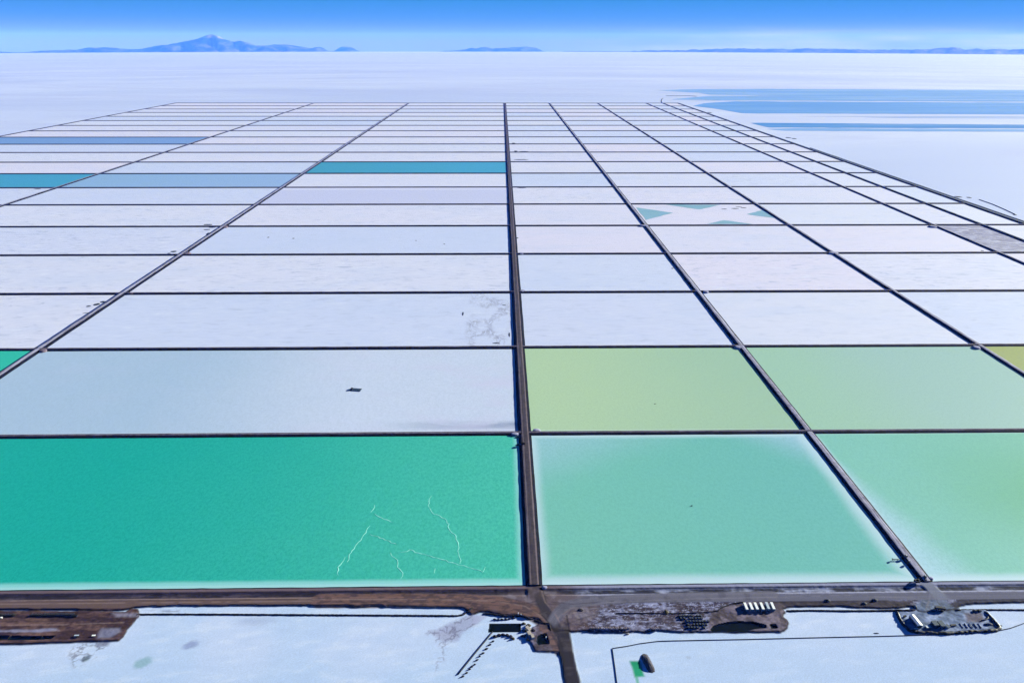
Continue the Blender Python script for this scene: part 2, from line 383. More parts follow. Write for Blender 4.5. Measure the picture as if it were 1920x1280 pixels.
BR = {
 (0, 2): mk_brine('brine_teal', (44, 177, 163), (82, 193, 174), (146, 208, 214), (11, 16, 11, 5), (250, 850), .7, .2, teal_inner, .8, nzamp=.2),
 (0, 1): mk_brine('brine_teal_left', (14, 156, 150), (30, 166, 156), (146, 208, 214), (11, 11, 11, 5), (250, 850), .7, .2, nzamp=.2),
 (0, 3): mk_brine('brine_aqua', (120, 190, 178), (112, 184, 180), (188, 213, 230), (17, 24, 15, 14), (0, 390), 1.0, .12, r01_inner, .85),
 (0, 4): mk_brine('brine_green', (132, 194, 184), (122, 186, 166), (192, 216, 234), (9, 14, 12, 8), (0, 430), 1.0, .12, green_inner, .8),
 (0, 5): mk_brine('brine_green_far', (120, 190, 160), (110, 180, 150), (190, 215, 232), (12, 12, 12, 8)),
 (1, 2): mk_brine('brine_pale', (168, 191, 219), (199, 209, 234), (216, 222, 240), (6, 9, 8, 6), (240, 640), 1.0, .12, None, .6, streak_near),
 (1, 1): mk_brine('brine_teal_wedge', (50, 182, 166), (56, 186, 166), (150, 215, 215), (6, 6, 6, 5)),
 (1, 3): mk_brine('brine_yellow_green', (176, 203, 170), (160, 194, 172), (188, 210, 208), (7, 7, 9, 6), (20, 390), .8, .12, None, .55),
 (1, 4): mk_brine('brine_sage', (160, 197, 178), (160, 194, 190), (188, 210, 218), (7, 7, 7, 6), (30, 260), .8, .1, None, .5),
 (1, 5): mk_brine('brine_olive', (160, 172, 112), (168, 172, 104), (190, 196, 170), (6, 6, 6, 5)),
 (1, 6): mk_brine('brine_olive_far', (158, 168, 112), (168, 172, 104), (190, 196, 170), (6, 6, 6, 5)),
 (8, 2): mk_brine('brine_cyan', (76, 158, 190), (80, 164, 204), (120, 190, 220), (5, 5, 6, 5), (0, 800)),
 (7, 1): mk_brine('brine_light_blue', (144, 178, 218), (152, 180, 224), (170, 195, 235), (5, 5, 6, 5), (0, 800)),
 (7, 0): mk_brine('brine_deep_cyan', (66, 150, 190), (78, 160, 198), (120, 190, 220), (5, 5, 6, 5), (0, 1200)),
 (11, 0): mk_brine('brine_periwinkle', (122, 156, 208), (128, 160, 214), (150, 180, 230), (5, 5, 6, 5), (0, 1200)),
 (6, 2): mk_brine('brine_faint_blue', (196, 200, 234), (198, 202, 234), (208, 210, 240), (9, 9, 8, 50), (0, 800), 1, .1),
}
BLAB = {(0, 2): 'deep teal brine pond with pale rim and cracked salt ridges', (0, 3): 'milky aqua brine pond right of the main causeway',
 (0, 4): 'green brine pond with milky white near corner', (1, 3): 'yellow green brine pond beside the main causeway',
 (1, 4): 'pale sage brine pond right of the yellow green one', (1, 5): 'olive brine wedge at the right edge',
 (1, 2): 'pale blue white pond with a small raft on it', (8, 2): 'bright cyan brine pond far up the grid', (7, 1): 'light blue brine strip pond',
 (7, 0): 'deep cyan brine pond at the left edge', (11, 0): 'periwinkle blue brine pond at the left edge'}
for j in range(20):
    for i in range(8):
        x0, x1, y0, y1 = COLX[i], COLX[i+1], ROWY[j], ROWY[j+1]
        if j == 0: y0 += 1.5
        W, Hh = x1-x0, y1-y0
        z = 1.15 if j == 0 else (1.0 if (j == 1 and i in (1, 3, 4, 5, 6)) else (0.5 if (j, i) in BR else 0.25))
        nx, ny = max(2, int(W/60)), max(2, int(Hh/60))
        V = []; F = []; U1 = []; U2 = []
        for b in range(ny+1):
            for a in range(nx+1):
                u, v = W*a/nx, Hh*b/ny; V.append((x0+u, y0+v, z)); U1.append((u, v)); U2.append((W-u, Hh-v))
        for b in range(ny):
            for a in range(nx):
                k = b*(nx+1)+a; F.append((k, k+1, k+nx+2, k+nx+1))
        key = (j, i)
        m = BR.get(key, M_SALT)
        if key == (2, 2): m = M_SCRAWL
        if key in ((4, 6), ): m = M_DIRTY
        isb = key in BR
        o = mesh_np('brine_pond' if isb else 'salt_pond', V, F, m)
        me = o.data
        for nm, U in (('near', U1), ('far', U2)):
            l = me.uv_layers.new(name=nm); idx = np.asarray(F).ravel()
            l.data.foreach_set('uv', np.asarray(U, float)[idx].ravel())
        struct(o, BLAB.get(key))

def dyke(name, P, topw, slope, h, mats, step, jit, z0=-.3, label=None, seed=0, capside=None):
    """P: start, end (straight). trapezoid bank: lined slopes, soil top."""
    a = np.array(P[0], float); b = np.array(P[1], float); Lg = np.linalg.norm(b-a); t = (b-a)/Lg; nrm = np.array([-t[1], t[0]])
    s = [0.0]
    while s[-1] < Lg-1e-6:
        p = a+t*s[-1]; st = step*max(1.0, np.hypot(*p)/900.0)
        s.append(min(Lg, s[-1]+st))
    s = np.array(s); n = len(s)
    cols = []
    offs = [(-topw/2-slope, z0), (-topw/2, h-.12), (-topw/2+1.0, h), (0, h+.08), (topw/2-1.0, h), (topw/2, h-.12), (topw/2+slope, z0)]
    for q, (o, z) in enumerate(offs):
        w_ = (vnoise(s, s*0+q*3.7+seed, 22)-.5)*1.1*jit+(vnoise(s, s*0+q*5.1+seed, 45)-.5)*1.3*jit
        if q in (0, 6): w_ = w_*.6
        o2 = o+w_*(0 if q == 3 else 1)*np.sign(o if o else 1)
        zz = z+(vnoise(s, s*0+q*2.3+seed*3, 9)-.5)*.35*(0 if q in (0, 6) else 1)
        cols.append(np.stack([a[0]+t[0]*s+nrm[0]*o2, a[1]+t[1]*s+nrm[1]*o2, zz+s*0], 1))
    V = np.stack(cols, 1).reshape(-1, 3); F = []; mi = []
    for k in range(n-1):
        for q in range(6):
            i = k*7+q; F.append((i, i+7, i+8, i+1)); mi.append(1 if q in (0, 5) else 0)
    return struct(mesh_np(name, V, F, mats, mi, False), label)
# cross dykes (left to right), each side of the main causeway its own bank
for j in range(1, 21):
    y = ROWY[j]; wj = 3.6 if j > 2 else 4.2
    hh = 3.4 if j < 8 else 3.7
    dyke('pond_dyke', ((COLX[0], y), (COLX[3]-5, y)), wj, 6.6, hh, [M_ROWTOP, M_LINER], 7, .35, seed=j*1.7)
    dyke('pond_dyke', ((COLX[3]+5, y-.3), (COLX[8], y-1.5)), wj, 6.6, hh, [M_ROWTOP, M_LINER], 7, .3, seed=j*2.9+50)
LBL = ['outer left embankment road', None, None, 'wide brown dirt causeway road running away up the middle of the ponds', None, None, None, None, 'outer right embankment road']
for i, x in enumerate(COLX):
    tm = M_ROADTOP if i in (3,) else (M_GREYTOP if i in (7, 8) else M_COLTOP)
    y0 = 527.0 if i not in (0,) else 520
    dyke('causeway_road', ((x, y0), (x+(1.0 if i == 3 else 0), ROWY[20]+3)), TOPW[i], 6.0, 3.4, [tm, M_LINER], 6, .45, seed=i*7.7, label=LBL[i])
# second service track outside the right embankment
dyke('causeway_road', ((1592, 1700), (1592, 3600)), 5, 3, 1.6, [M_GREYTOP, M_MUDBLUE], 9, 1.2, seed=99, label='service track outside the right embankment')
# far slope of the near bank
dyke_far = []
V = []; F = []
xs = np.arange(-1700, 1701, 8.)
for k, x in enumerate(xs):
    q = float(vnoise(x, 3.3, 12)-.5)
    V += [(x, 526.2+q*.6, 2.2), (x, 532.3+q*.8, -.3)]
    if k: F.append((2*k-2, 2*k, 2*k+1, 2*k-1))
struct(mesh_np('pond_dyke', V, F, M_LINER), 'black lined slope along the near edge of the brine ponds')

# ------------------------------------------------------------------ near ground: salt, earth platforms, dirt roads (one height field, split by kind of ground)
def GP(pts): return np.array([[G(px, py).x, G(px, py).y] for px, py in pts])
def seg_dist(X, Y, P, closed=False):
    D = np.full(X.shape, 1e9); n = len(P)
    for k in range(n if closed else n-1):
        a = P[k]; b = P[(k+1) % n]; dx, dy = b-a; L2 = dx*dx+dy*dy+1e-9
        t = np.clip(((X-a[0])*dx+(Y-a[1])*dy)/L2, 0, 1)
        D = np.minimum(D, np.hypot(X-a[0]-t*dx, Y-a[1]-t*dy))
    return D
def inside(X, Y, P):
    c = np.zeros(X.shape, bool); n = len(P)
    for k in range(n):
        x1, y1 = P[k]; x2, y2 = P[(k+1) % n]
        if y1 == y2: continue
        c ^= ((y1 > Y) != (y2 > Y)) & (X < (x2-x1)*(Y-y1)/(y2-y1)+x1)
    return c
def sd(X, Y, pts):            # signed distance, positive inside
    P = GP(pts); d = seg_dist(X, Y, P, True); return np.where(inside(X, Y, P), d, -d)
def ss(v, a, b):
    t = np.clip((v-a)/(b-a), 0, 1); return t*t*(3-2*t)

MAIN = [(-260, 1080), (2160, 1080), (2160, 1128), (1920, 1129), (1860, 1130.5), (1812, 1133), (1797, 1137), (1792, 1141), (1786, 1143.5), (1765, 1146), (1735, 1147), (1722, 1146),
        (1716, 1140), (1712, 1136.5), (1700, 1136), (1690, 1138.5), (1660, 1139.5), (1610, 1139), (1575, 1136.5), (1540, 1136), (1480, 1137.5), (1466, 1141), (1471, 1147), (1467, 1151), (1468, 1156), (1474, 1161), (1477, 1168),
        (1475, 1176), (1470, 1182), (1462, 1185), (1440, 1185), (1380, 1184.5), (1330, 1184), (1280, 1185), (1262, 1184), (1230, 1181), (1208, 1186), (1190, 1184), (1168, 1187), (1150, 1184), (1135, 1183.5),
        (1118, 1186), (1095, 1183), (1066, 1183), (1040, 1184), (1023, 1170), (1008, 1158), (988, 1157), (972, 1152), (946, 1153), (926, 1149.5), (912, 1146.5), (900, 1147), (891, 1151), (884, 1152), (872, 1140),
        (866, 1138), (800, 1137.5), (730, 1135.5), (722, 1138), (716, 1134), (690, 1134), (672, 1136), (640, 1134), (560, 1135), (480, 1134.5), (400, 1135.5), (345, 1135), (300, 1136), (266, 1137), (252, 1139), (242, 1142), (225, 1144.5),
        (140, 1143), (60, 1142.5), (-260, 1141)]
LEFTB = [(-260, 1144), (140, 1146), (235, 1147.5), (246, 1141), (258, 1142), (262, 1153), (250, 1166), (238, 1180), (231, 1193), (222, 1200), (205, 1202), (170, 1202.5), (110, 1204), (40, 1207), (-260, 1212)]
WYARD = [(1000, 1176), (1012, 1172), (1030, 1170), (1046, 1190), (1054, 1221), (1030, 1221.5), (1003, 1220.5), (998, 1207), (990, 1199), (992, 1186)]
SROAD = [(1005, 1140), (1060, 1140), (1063, 1165), (1067, 1184), (1070, 1200), (1073, 1215), (1077, 1237), (1083, 1260), (1088, 1284), (1100, 1340), (1078, 1340), (1060, 1284), (1055, 1250), (1050, 1222), (1046, 1196), (1036, 1176), (1022, 1160)]
YARD = [(1682, 1143), (1712, 1143), (1722, 1140), (1798, 1140), (1800, 1144), (1846, 1144), (1853, 1150), (1866, 1164), (1875, 1174), (1868, 1180), (1830, 1182), (1775, 1185.5), (1730, 1184), (1708, 1182), (1696, 1172), (1687, 1158)]
BASIN = [(1333, 1181), (1337, 1175), (1348, 1171), (1362, 1167.5), (1385, 1166), (1410, 1166.5), (1425, 1170), (1436, 1173), (1436, 1178), (1415, 1179), (1400, 1183.5), (1370, 1183.5), (1335, 1183.5)]
BASIN2 = [(1443, 1172), (1454, 1170.5), (1458, 1178), (1447, 1178)]
PITW = [(1008, 1194), (1014, 1190), (1024, 1188), (1027, 1195), (1029, 1207), (1010, 1208.5), (1007, 1203)]
GBASIN = [(918, 1169), (976, 1169), (975, 1183.7), (917, 1183.7)]
TR1 = [(-90, 1192), (18, 1192.5), (13, 1199.5), (-90, 1200)]
TR2 = [(21, 1193), (77, 1193.5), (75, 1199), (16, 1200)]
TR3 = [(80, 1193.5), (104, 1192.5), (96, 1198.5), (77, 1199)]
GPOOL = [(1180, 1238), (1201, 1238), (1209, 1268), (1190, 1269)]

gx = np.arange(-660, 660.1, .8); gy = np.concatenate([np.arange(372, 400, 1.6), np.arange(400, 526.4, .8)])
gy[-1] = 526.2
X, Y = np.meshgrid(gx, gy)
wob = (fbm(X, Y, 9, 3, 4)-.5)*3.0
sdm = sd(X, Y, MAIN)+wob*.8; sdl = sd(X, Y, LEFTB)+wob*.6; sdw = sd(X, Y, WYARD)+wob*.4; sds = sd(X, Y, SROAD)+wob*.4; sdy = sd(X, Y, YARD)+wob*.3
D = 526.2-Y
rightf = ss(X, 45, 95)
rough = (fbm(X, Y, 5, 20, 4)-.5)*1.2+(fbm(X, Y, 2.0, 25, 2)-.5)*.5
plat = np.maximum.reduce([ss(sdm, -1.2, .8), ss(sdl, -1.2, .8), ss(sdw, -1.2, .8)*.9, ss(sdy, -1.5, .5)*.8])
road_r = ss(sds, -1.5, .8)
Z = plat*(1.15+rough*.5)+ (1-plat)*(fbm(X, Y, 30, 5, 3)-.5)*.15
Z = np.maximum(Z, road_r*.9*ss(Y, 500, 490))
# bank crest, ditch and road profile along the ponds
prof = np.interp(D, [0, 3.4, 5.2, 6.5, 10.4, 12, 13, 22.5, 24], [2.25, 2.2, 1.3, .95, 1.0, 1.5, 1.45, 1.4, 1.15])
near = ss(sdm, -1, 1)*(D < 24.5)
pr = prof+rough*np.interp(D, [0, 4, 6, 10, 12, 13, 22, 24], [.15, .3, .5, .6, .15, .05, .05, .3])
Z = np.where(D < 24.5, Z*(1-near)+pr*near, Z)
Z[-1, :] = 2.2
# junction: roads graded smooth
JX, JY = 34.0, 506.0
# curved road sweep polylines
SWEEP = [([(600, 1127), (760, 1126.5), (850, 1127), (930, 1131), (985, 1142), (1020, 1163), (1040, 1190), (1052, 1215)], 9, 'brown'),
         ([(1007, 1085), (1010, 1110), (1014, 1128), (1025, 1150), (1042, 1175), (1055, 1205), (1066, 1240), (1074, 1290), (1082, 1345)], 5.5, 'dark'),
         ([(1035, 1170), (1045, 1152), (1062, 1137), (1100, 1128), (1180, 1123.5), (1300, 1120), (1450, 1118)], 6, 'grey')]
Z2 = Z.copy()
# colours (linear albedo)
C3 = lambda r, g, b: np.array(lin(r, g, b)[:3])
def lay(Ca, mask, col): return Ca*(1-mask[..., None])+col*mask[..., None]
n_big = fbm(X, Y, 60, 40, 4); n_mid = fbm(X, Y, 8, 50, 4); n_st = fbm(X*.25, Y, 5, 60, 4); n_fine = _ng.rand(*X.shape); n_sm = fbm(X, Y, 2.2, 70, 2)
Cc = np.broadcast_to(C3(182, 201, 235), X.shape+(3,)).copy()
Cc = lay(Cc, ss(n_big, .4, .7)*.5, C3(198, 208, 238))
Cc = lay(Cc, ss(D, 60, 130)*.5, C3(172, 196, 230))
fl = fbm((X+Y*.6)*.3, Y-X*.15, 6, 66, 5)
Cc = lay(Cc, ss(fl, .5, .75)*.28, C3(170, 190, 226))
Cc = lay(Cc, ss(fl, .45, .25)*.3, C3(214, 222, 244))
# pool of bluer salt right of the pipe line
PIPE1 = [(1960, 1152), (1920, 1168), (1895, 1177), (1874, 1181.5), (1820, 1186), (1760, 1189), (1660, 1192), (1520, 1195), (1400, 1198), (1270, 1200.5), (1235, 1201.5), (1200, 1206), (1175, 1211), (1148, 1215)]
PIPE2 = [(1148, 1215), (1153, 1250), (1157.5, 1285), (1163, 1330)]
sal = sd(X, Y, PIPE1+[(1153, 1250), (1157.5, 1285), (1163, 1330), (2100, 1330)])
Cc = lay(Cc, ss(sal, 0, 2)*.45, C3(182, 200, 234))
# earth platforms
brown = lay(np.broadcast_to(C3(78, 62, 62), X.shape+(3,)), ss(n_st, .35, .65), C3(112, 92, 88))
brown = lay(brown, ss(n_mid, .6, .8)*.4, C3(60, 50, 54))
n_spk = fbm(X*.5, Y*1.2, 1.7, 71, 3)*.5+n_mid*.2+fbm(X*.12, Y, 3, 77, 3)*.3
spk = lay(np.broadcast_to(C3(76, 68, 78), X.shape+(3,)), ss(n_spk, .42, .64), C3(142, 144, 170))
spk = lay(spk, ss(_ng.rand(*X.shape), .9, 1)*.6, C3(190, 196, 224))
spk = lay(spk, ss(fbm(X, Y, 22, 81, 4), .52, .66)*.5, C3(92, 84, 94))
lump = C3(98, 88, 92)
P_r = ss(X, 165, 200)*(1-ss(sdm, -9, -9))        # right work platform is browner
wp = lay(np.broadcast_to(C3(92, 84, 90), X.shape+(3,)), ss(n_mid, .4, .65), C3(120, 112, 124))
base = lay(brown, rightf, spk)
PR = sd(X, Y, [(1350, 1141), (1400, 1130), (1520, 1124), (1700, 1128), (1700, 1145), (1475, 1200), (1325, 1200), (1330, 1160), (1335, 1150)])
base = lay(base, ss(PR+wob, -1, 2), wp)
dk = sd(X, Y, [(1400, 1125), (1480, 1122.5), (1640, 1122.5), (1700, 1130), (1720, 1138), (1500, 1140), (1475, 1140), (1465, 1132), (1420, 1130)])
base = lay(base, ss(dk+wob, -1, 2)*.85, C3(68, 62, 66))
dk2 = sd(X, Y, [(1770, 1150), (1775, 1133), (1800, 1121), (1920, 1118), (2160, 1117), (2160, 1130), (1920, 1130), (1790, 1140)])
base = lay(base, ss(dk2+wob, -1, 2)*.85, C3(66, 62, 70))
Cc = lay(Cc, np.maximum(ss(sdm, -1.2, -.2), ss(sdl, -1.2, -.2)), base)
ydc = lay(np.broadcast_to(C3(112, 124, 148), X.shape+(3,)), ss(n_mid, .4, .65), C3(140, 150, 176))
ydc = lay(ydc, ss(fbm(X, Y, 20, 91, 3), .5, .62)*.6, C3(92, 102, 116))
ybr = sd(X, Y, [(1808, 1150), (1838, 1149), (1845, 1160), (1842, 1168), (1812, 1167)])
ydc = lay(ydc, ss(ybr+wob, -2, 2)*.8, C3(104, 94, 100))
YC = sd(X, Y, [(1722, 1112), (1765, 1112), (1775, 1125), (1790, 1142), (1770, 1150), (1720, 1150), (1712, 1138), (1722, 1128)])
Cc = lay(Cc, np.maximum(ss(sdy, -1.2, -.2), ss(YC+wob, -2, 3)*.85), ydc)
Cc = lay(Cc, ss(sdw, -1, .2), lay(np.broadcast_to(C3(128, 122, 140), X.shape+(3,)), ss(n_mid, .5, .7), C3(92, 84, 92)))
# contrast of the worked earth
em = np.maximum.reduce([ss(sdm, -1.2, -.2), ss(sdl, -1.2, -.2), ss(sdy, -1.2, -.2), ss(sdw, -1.2, -.2)])[..., None]
Cc = Cc*(1-em)+em*(Cc**1.35)*1.5*(0.55+.9*fbm(X*.6, Y, 1.8, 140, 2)[..., None])
# stripes along the bank
mL = ss(sdm, -1, 1)
def stripe(a, b, cl, crr, amt, wl=.6, nzw=0.0):
    global Cc
    k = ss(D, a-wl, a+wl)*(1-ss(D, b-wl, b+wl))*mL*amt
    if nzw: k = k*ss(n_st+.25*(n_mid-.5), .5-nzw, .5+nzw*.3)
    Cc = lay(Cc, k, lay(np.broadcast_to(C3(*cl), X.shape+(3,)), rightf, C3(*crr)))
stripe(-1, 3.6, (106, 90, 98), (142, 144, 174), .95)
stripe(3.8, 4.8, (70, 60, 70), (50, 50, 66), .9, .3)
stripe(4.8, 11, (74, 66, 78), (150, 156, 188), .9)
stripe(5.5, 10.8, (38, 33, 40), (30, 28, 36), .95, .8, .28)
stripe(11.2, 12.8, (134, 116, 116), (150, 152, 180), .85, .4)
stripe(13, 22.6, (98, 80, 76), (98, 98, 118), .95, .8)
stripe(15, 17, (94, 76, 74), (88, 88, 106), .6, .6)
stripe(19.5, 20.5, (96, 78, 74), (92, 92, 110), .6, .5)
k = ss(D, 24, 25)*(1-ss(D, 25.8, 27))*(1-ss(X, -420, -380))*ss(n_st, .3, .5); Cc = lay(Cc, k*mL*.8, C3(150, 130, 130))
# pale salt ledge inside the left block, and its damp patches
lp = sd(X, Y, [(-200, 1182), (60, 1181), (108, 1178), (112, 1184), (60, 1187), (-200, 1188)]); Cc = lay(Cc, ss(lp+wob, -1, 2)*.85, C3(138, 138, 168))
lp = sd(X, Y, [(190, 1178), (226, 1178), (226, 1186), (205, 1199), (182, 1198)]); Cc = lay(Cc, ss(lp+wob, -2, 3)*.8, C3(126, 128, 156))
lp = sd(X, Y, [(212, 1150), (262, 1150), (262, 1158), (218, 1158)]); Cc = lay(Cc, ss(lp+wob, -2, 2)*.7, C3(136, 134, 158))
# road sweeps through the junction
Zr = Z.copy(); roadmask = np.zeros(X.shape)
jm = sd(X, Y, [(880, 1122), (960, 1112), (1000, 1106), (1030, 1106), (1090, 1120), (1130, 1130), (1120, 1160), (1070, 1182), (1040, 1182), (1010, 1160), (960, 1150), (900, 1142)])
jc = lay(np.broadcast_to(C3(96, 84, 92), X.shape+(3,)), ss(n_mid, .45, .7), C3(120, 112, 126))
Cc = lay(Cc, ss(jm+wob, -3, 5)*.8, jc)
for pts, hw, kind in SWEEP:
    d = seg_dist(X, Y, GP(pts)); k = ss(hw+wob*.5-d, -1.2, 1.6)
    if kind == 'brown': c = lay(np.broadcast_to(C3(108, 82, 76), X.shape+(3,)), ss(fbm(X*.4, Y, 2.5, 95, 3), .42, .62), C3(76, 60, 60))
    elif kind == 'dark': c = lay(np.broadcast_to(C3(50, 46, 50), X.shape+(3,)), ss(n_mid, .45, .7), C3(72, 66, 72))
    else: c = lay(np.broadcast_to(C3(100, 98, 114), X.shape+(3,)), ss(n_mid, .45, .7), C3(84, 82, 96))
    Cc = lay(Cc, k*.9, c); Zr = Zr*(1-k)+(.95+.45*ss(Y, 485, 505))*k; roadmask = np.maximum(roadmask, k)
    for off in (-.45, .45):          # wheel tracks
        kk = ss(.8-np.abs(d-abs(off)*hw), -.3, .5)*k; Cc = lay(Cc, kk*.3, c*1.25)
ARCS = [[(560, 1125), (800, 1125), (930, 1128), (985, 1138), (1018, 1158), (1040, 1185), (1050, 1212)], [(640, 1130), (860, 1131), (950, 1138), (1000, 1154), (1030, 1180), (1048, 1216)],
        [(1015, 1108), (1022, 1130), (1040, 1150), (1056, 1180), (1064, 1214)], [(1012, 1110), (1006, 1128), (985, 1134), (930, 1128)], [(1050, 1190), (1056, 1165), (1075, 1150), (1110, 1142), (1150, 1139)],
        [(1058, 1200), (1062, 1172), (1090, 1160), (1120, 1152)], [(1045, 1160), (1070, 1142), (1140, 1131), (1300, 1124), (1600, 1117)], [(1016, 1112), (1034, 1130), (1075, 1134), (1150, 1128)],
        [(1062, 1230), (1068, 1262), (1076, 1300)], [(1068, 1228), (1075, 1262), (1084, 1300)], [(1745, 1100), (1742, 1125), (1735, 1145), (1765, 1158)], [(1752, 1100), (1756, 1128), (1770, 1145), (1800, 1156)], [(1640, 1120), (1710, 1122), (1738, 1132), (1745, 1150)],
        [(0, 1128), (300, 1127), (600, 1124)], [(0, 1134), (300, 1131), (600, 1128)], [(0, 1166), (120, 1166), (220, 1160)], [(0, 1173), (120, 1172), (232, 1168)]]
for i_, pts in enumerate(ARCS):
    d = seg_dist(X, Y, GP(pts)); kk = ss(1.0-d, -.2, .8)*(plat+road_r > .3)*ss(fbm(X, Y, 9, 150+i_, 2), .2, .5)
    Cc = lay(Cc, kk*.5, lay(np.broadcast_to(C3(142, 122, 120), X.shape+(3,)), rightf, C3(120, 118, 134)) if i_ % 2 == 0 else C3(48, 42, 46))
kc = ss(7.2-np.abs(X-30.6), -1.5, 1)*(1-ss(D, 10, 22)); Zr = Zr*(1-kc)+np.interp(D, [0, 20], [2.35, 1.5])*kc
Cc = lay(Cc, kc*.9, lay(np.broadcast_to(C3(74, 64, 68), X.shape+(3,)), ss(n_mid, .45, .7), C3(96, 84, 90)))
kc2 = ss(7-np.abs(X-424.5-D*.25), -2, 2)*(1-ss(D, 14, 30)); Zr = Zr*(1-kc2)+np.interp(D, [0, 20], [2.35, 1.3])*kc2
Cc = lay(Cc, kc2*.85, C3(120, 124, 146))
Z = np.where(plat+road_r > .02, Zr, Z)
Cc = lay(Cc, ss(sds, -.6, .6)*ss(Y, 484, 470), lay(np.broadcast_to(C3(44, 40, 45), X.shape+(3,)), ss(n_st, .4, .7), C3(68, 62, 68)))
# dark soil toe of the fill, with the slope's shade painted into its colour
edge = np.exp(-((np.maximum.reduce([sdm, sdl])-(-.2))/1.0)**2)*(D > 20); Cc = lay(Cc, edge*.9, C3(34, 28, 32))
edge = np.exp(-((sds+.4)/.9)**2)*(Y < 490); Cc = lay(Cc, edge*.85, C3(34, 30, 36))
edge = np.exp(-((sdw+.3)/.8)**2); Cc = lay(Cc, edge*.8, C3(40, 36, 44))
# pits
pitm = np.zeros(X.shape)
for P_, dep, c in ((BASIN, 2.6, (8, 10, 16)), (BASIN2, 1.5, (8, 9, 14)), (PITW, 2.2, (8, 8, 12)), (TR1, 1.4, (8, 8, 10)), (TR2, 1.4, (8, 8, 10)), (TR3, 1.4, (8, 8, 10)), (GBASIN, .6, (4, 12, 10))):
    s_ = sd(X, Y, P_)+wob*(.35 if P_ in (BASIN, PITW) else .05)
    Z = np.maximum(Z-dep*ss(s_, -.6, 1.0), -.22); Cc = lay(Cc, ss(s_, -.7, .1), C3(*c)); pitm = np.maximum(pitm, ss(s_, -.7, .1))
s_ = sd(X, Y, GPOOL)+wob*.35; Cc = lay(Cc, ss(s_, -1.2, 1.6), lay(np.broadcast_to(C3(20, 132, 92), X.shape+(3,)), ss(Y, 440, 428), C3(36, 150, 110)))
s_ = sd(X, Y, [(1190, 1266), (1196, 1266), (1201, 1290), (1204, 1330), (1198, 1330), (1195, 1290)]); Cc = lay(Cc, ss(s_+wob*.2, -.8, 1)*.75, C3(84, 168, 140))
# stains
def blob(px, py, rx, ry, col, a, ang=0):
    global Cc
    g = G(px, py); dx, dy = X-g.x, Y-g.y; c_, s2 = math.cos(ang), math.sin(ang)
    r = np.hypot((dx*c_+dy*s2)/rx, (-dx*s2+dy*c_)/ry)+(n_mid-.5)*.9
    Cc = lay(Cc, ss(r, 1.15, .35)*a, C3(*col))
blob(270, 1240, 9, 7, (132, 168, 184), .8, .5); blob(357, 1208, 8, 5, (134, 146, 190), .75, .4); blob(485, 1162, 22, 5, (164, 180, 216), .6)
blob(470, 1168, 18, 4, (170, 184, 216), .5); blob(1290, 1232, 3, 2, (150, 160, 190), .4)
fan = sd(X, Y, [(866, 1157), (886, 1152), (902, 1158), (893, 1172), (868, 1184), (858, 1200), (832, 1201), (806, 1184), (822, 1180)])
q = fbm(X, Y, 7, 120, 5); web = 1-np.clip(np.abs(q-.5)*14, 0, 1)
Cc = lay(Cc, ss(fan+wob*1.2, -3, 3)*.6, C3(140, 138, 172)); Cc = lay(Cc, ss(fan+wob, -3, 3)*web*.7, C3(86, 80, 104))
fan2 = sd(X, Y, [(806, 1184), (832, 1201), (840, 1220), (830, 1245), (812, 1262), (820, 1232), (826, 1210), (800, 1186)])
Cc = lay(Cc, ss(fan2+wob*2, -3, 2)*web*.6, C3(120, 118, 150))
fan3 = sd(X, Y, [(140, 1206), (200, 1200), (208, 1206), (190, 1220), (186, 1232), (160, 1243), (136, 1250), (130, 1222)])
Cc = lay(Cc, ss(fan3+wob*2, -3, 3)*np.clip(web*1.1, 0, 1)*.75, C3(92, 90, 112)); blob(163, 1233, 5, 4, (70, 84, 92), .8, .6); blob(192, 1207, 7, 4, (120, 124, 150), .8)
Cc = lay(Cc, ss(sd(X, Y, [(270, 1143), (340, 1142), (335, 1149), (265, 1151)])+wob, -1, 3)*ss(n_st, .45, .6)*.7, C3(96, 92, 112))
scr = sd(X, Y, [(885, 1152), (905, 1150), (922, 1150), (905, 1163), (892, 1172), (884, 1168)]); Cc = lay(Cc, ss(scr+wob, -1, 2)*.7, C3(166, 170, 206))
Cc = Cc*(0.94+.12*n_fine[..., None])
# split by kind of ground
ny_, nx_ = X.shape
idx = np.arange(nx_*ny_).reshape(ny_, nx_)
Q = np.stack([idx[:-1, :-1], idx[:-1, 1:], idx[1:, 1:], idx[1:, :-1]], -1).reshape(-1, 4)
mid = lambda A: (A[:-1, :-1]+A[1:, 1:]).ravel()/2
isroad = np.maximum.reduce([mid(roadmask), mid(ss(sds, -.5, .5)*(Y < 500)), mid(((D > 12.5) & (D < 22.8) & (sdm > 0)).astype(float)), mid(kc), mid(kc2)]) > .5
iswater = mid(ss(sd(X, Y, GPOOL), -.3, .3)) > .5
earth = mid(np.maximum.reduce([plat, road_r, ss(sd(X, Y, GBASIN), -.5, .5)])) > .35
ispit = mid(pitm) > .4
earth = earth | ispit; isroad = isroad & ~ispit
kinds = {'lined_basin': ispit & ~iswater, 'dirt_road': isroad & ~iswater, 'earth_platform': earth & ~isroad & ~iswater & ~ispit, 'salt_ground': ~earth & ~isroad & ~iswater, 'brine_pool': iswater}
mg, ntg, bgm = mat('near_ground', .92, .12)
at = ntg.nodes.new('ShaderNodeAttribute'); at.attribute_name = 'tint'
nn = noise(ntg, pos(ntg), .9, 5, .75)
cc_ = ntg.nodes.new('ShaderNodeHueSaturation'); ntg.links.new(at.outputs['Color'], cc_.inputs['Color'])
ntg.links.new(sstep(ntg, nn, .3, .72, .9, 1.08), cc_.inputs['Value']); ntg.links.new(cc_.outputs[0], bgm.inputs['Base Color'])
bump(ntg, bgm, nn, .35, .25)
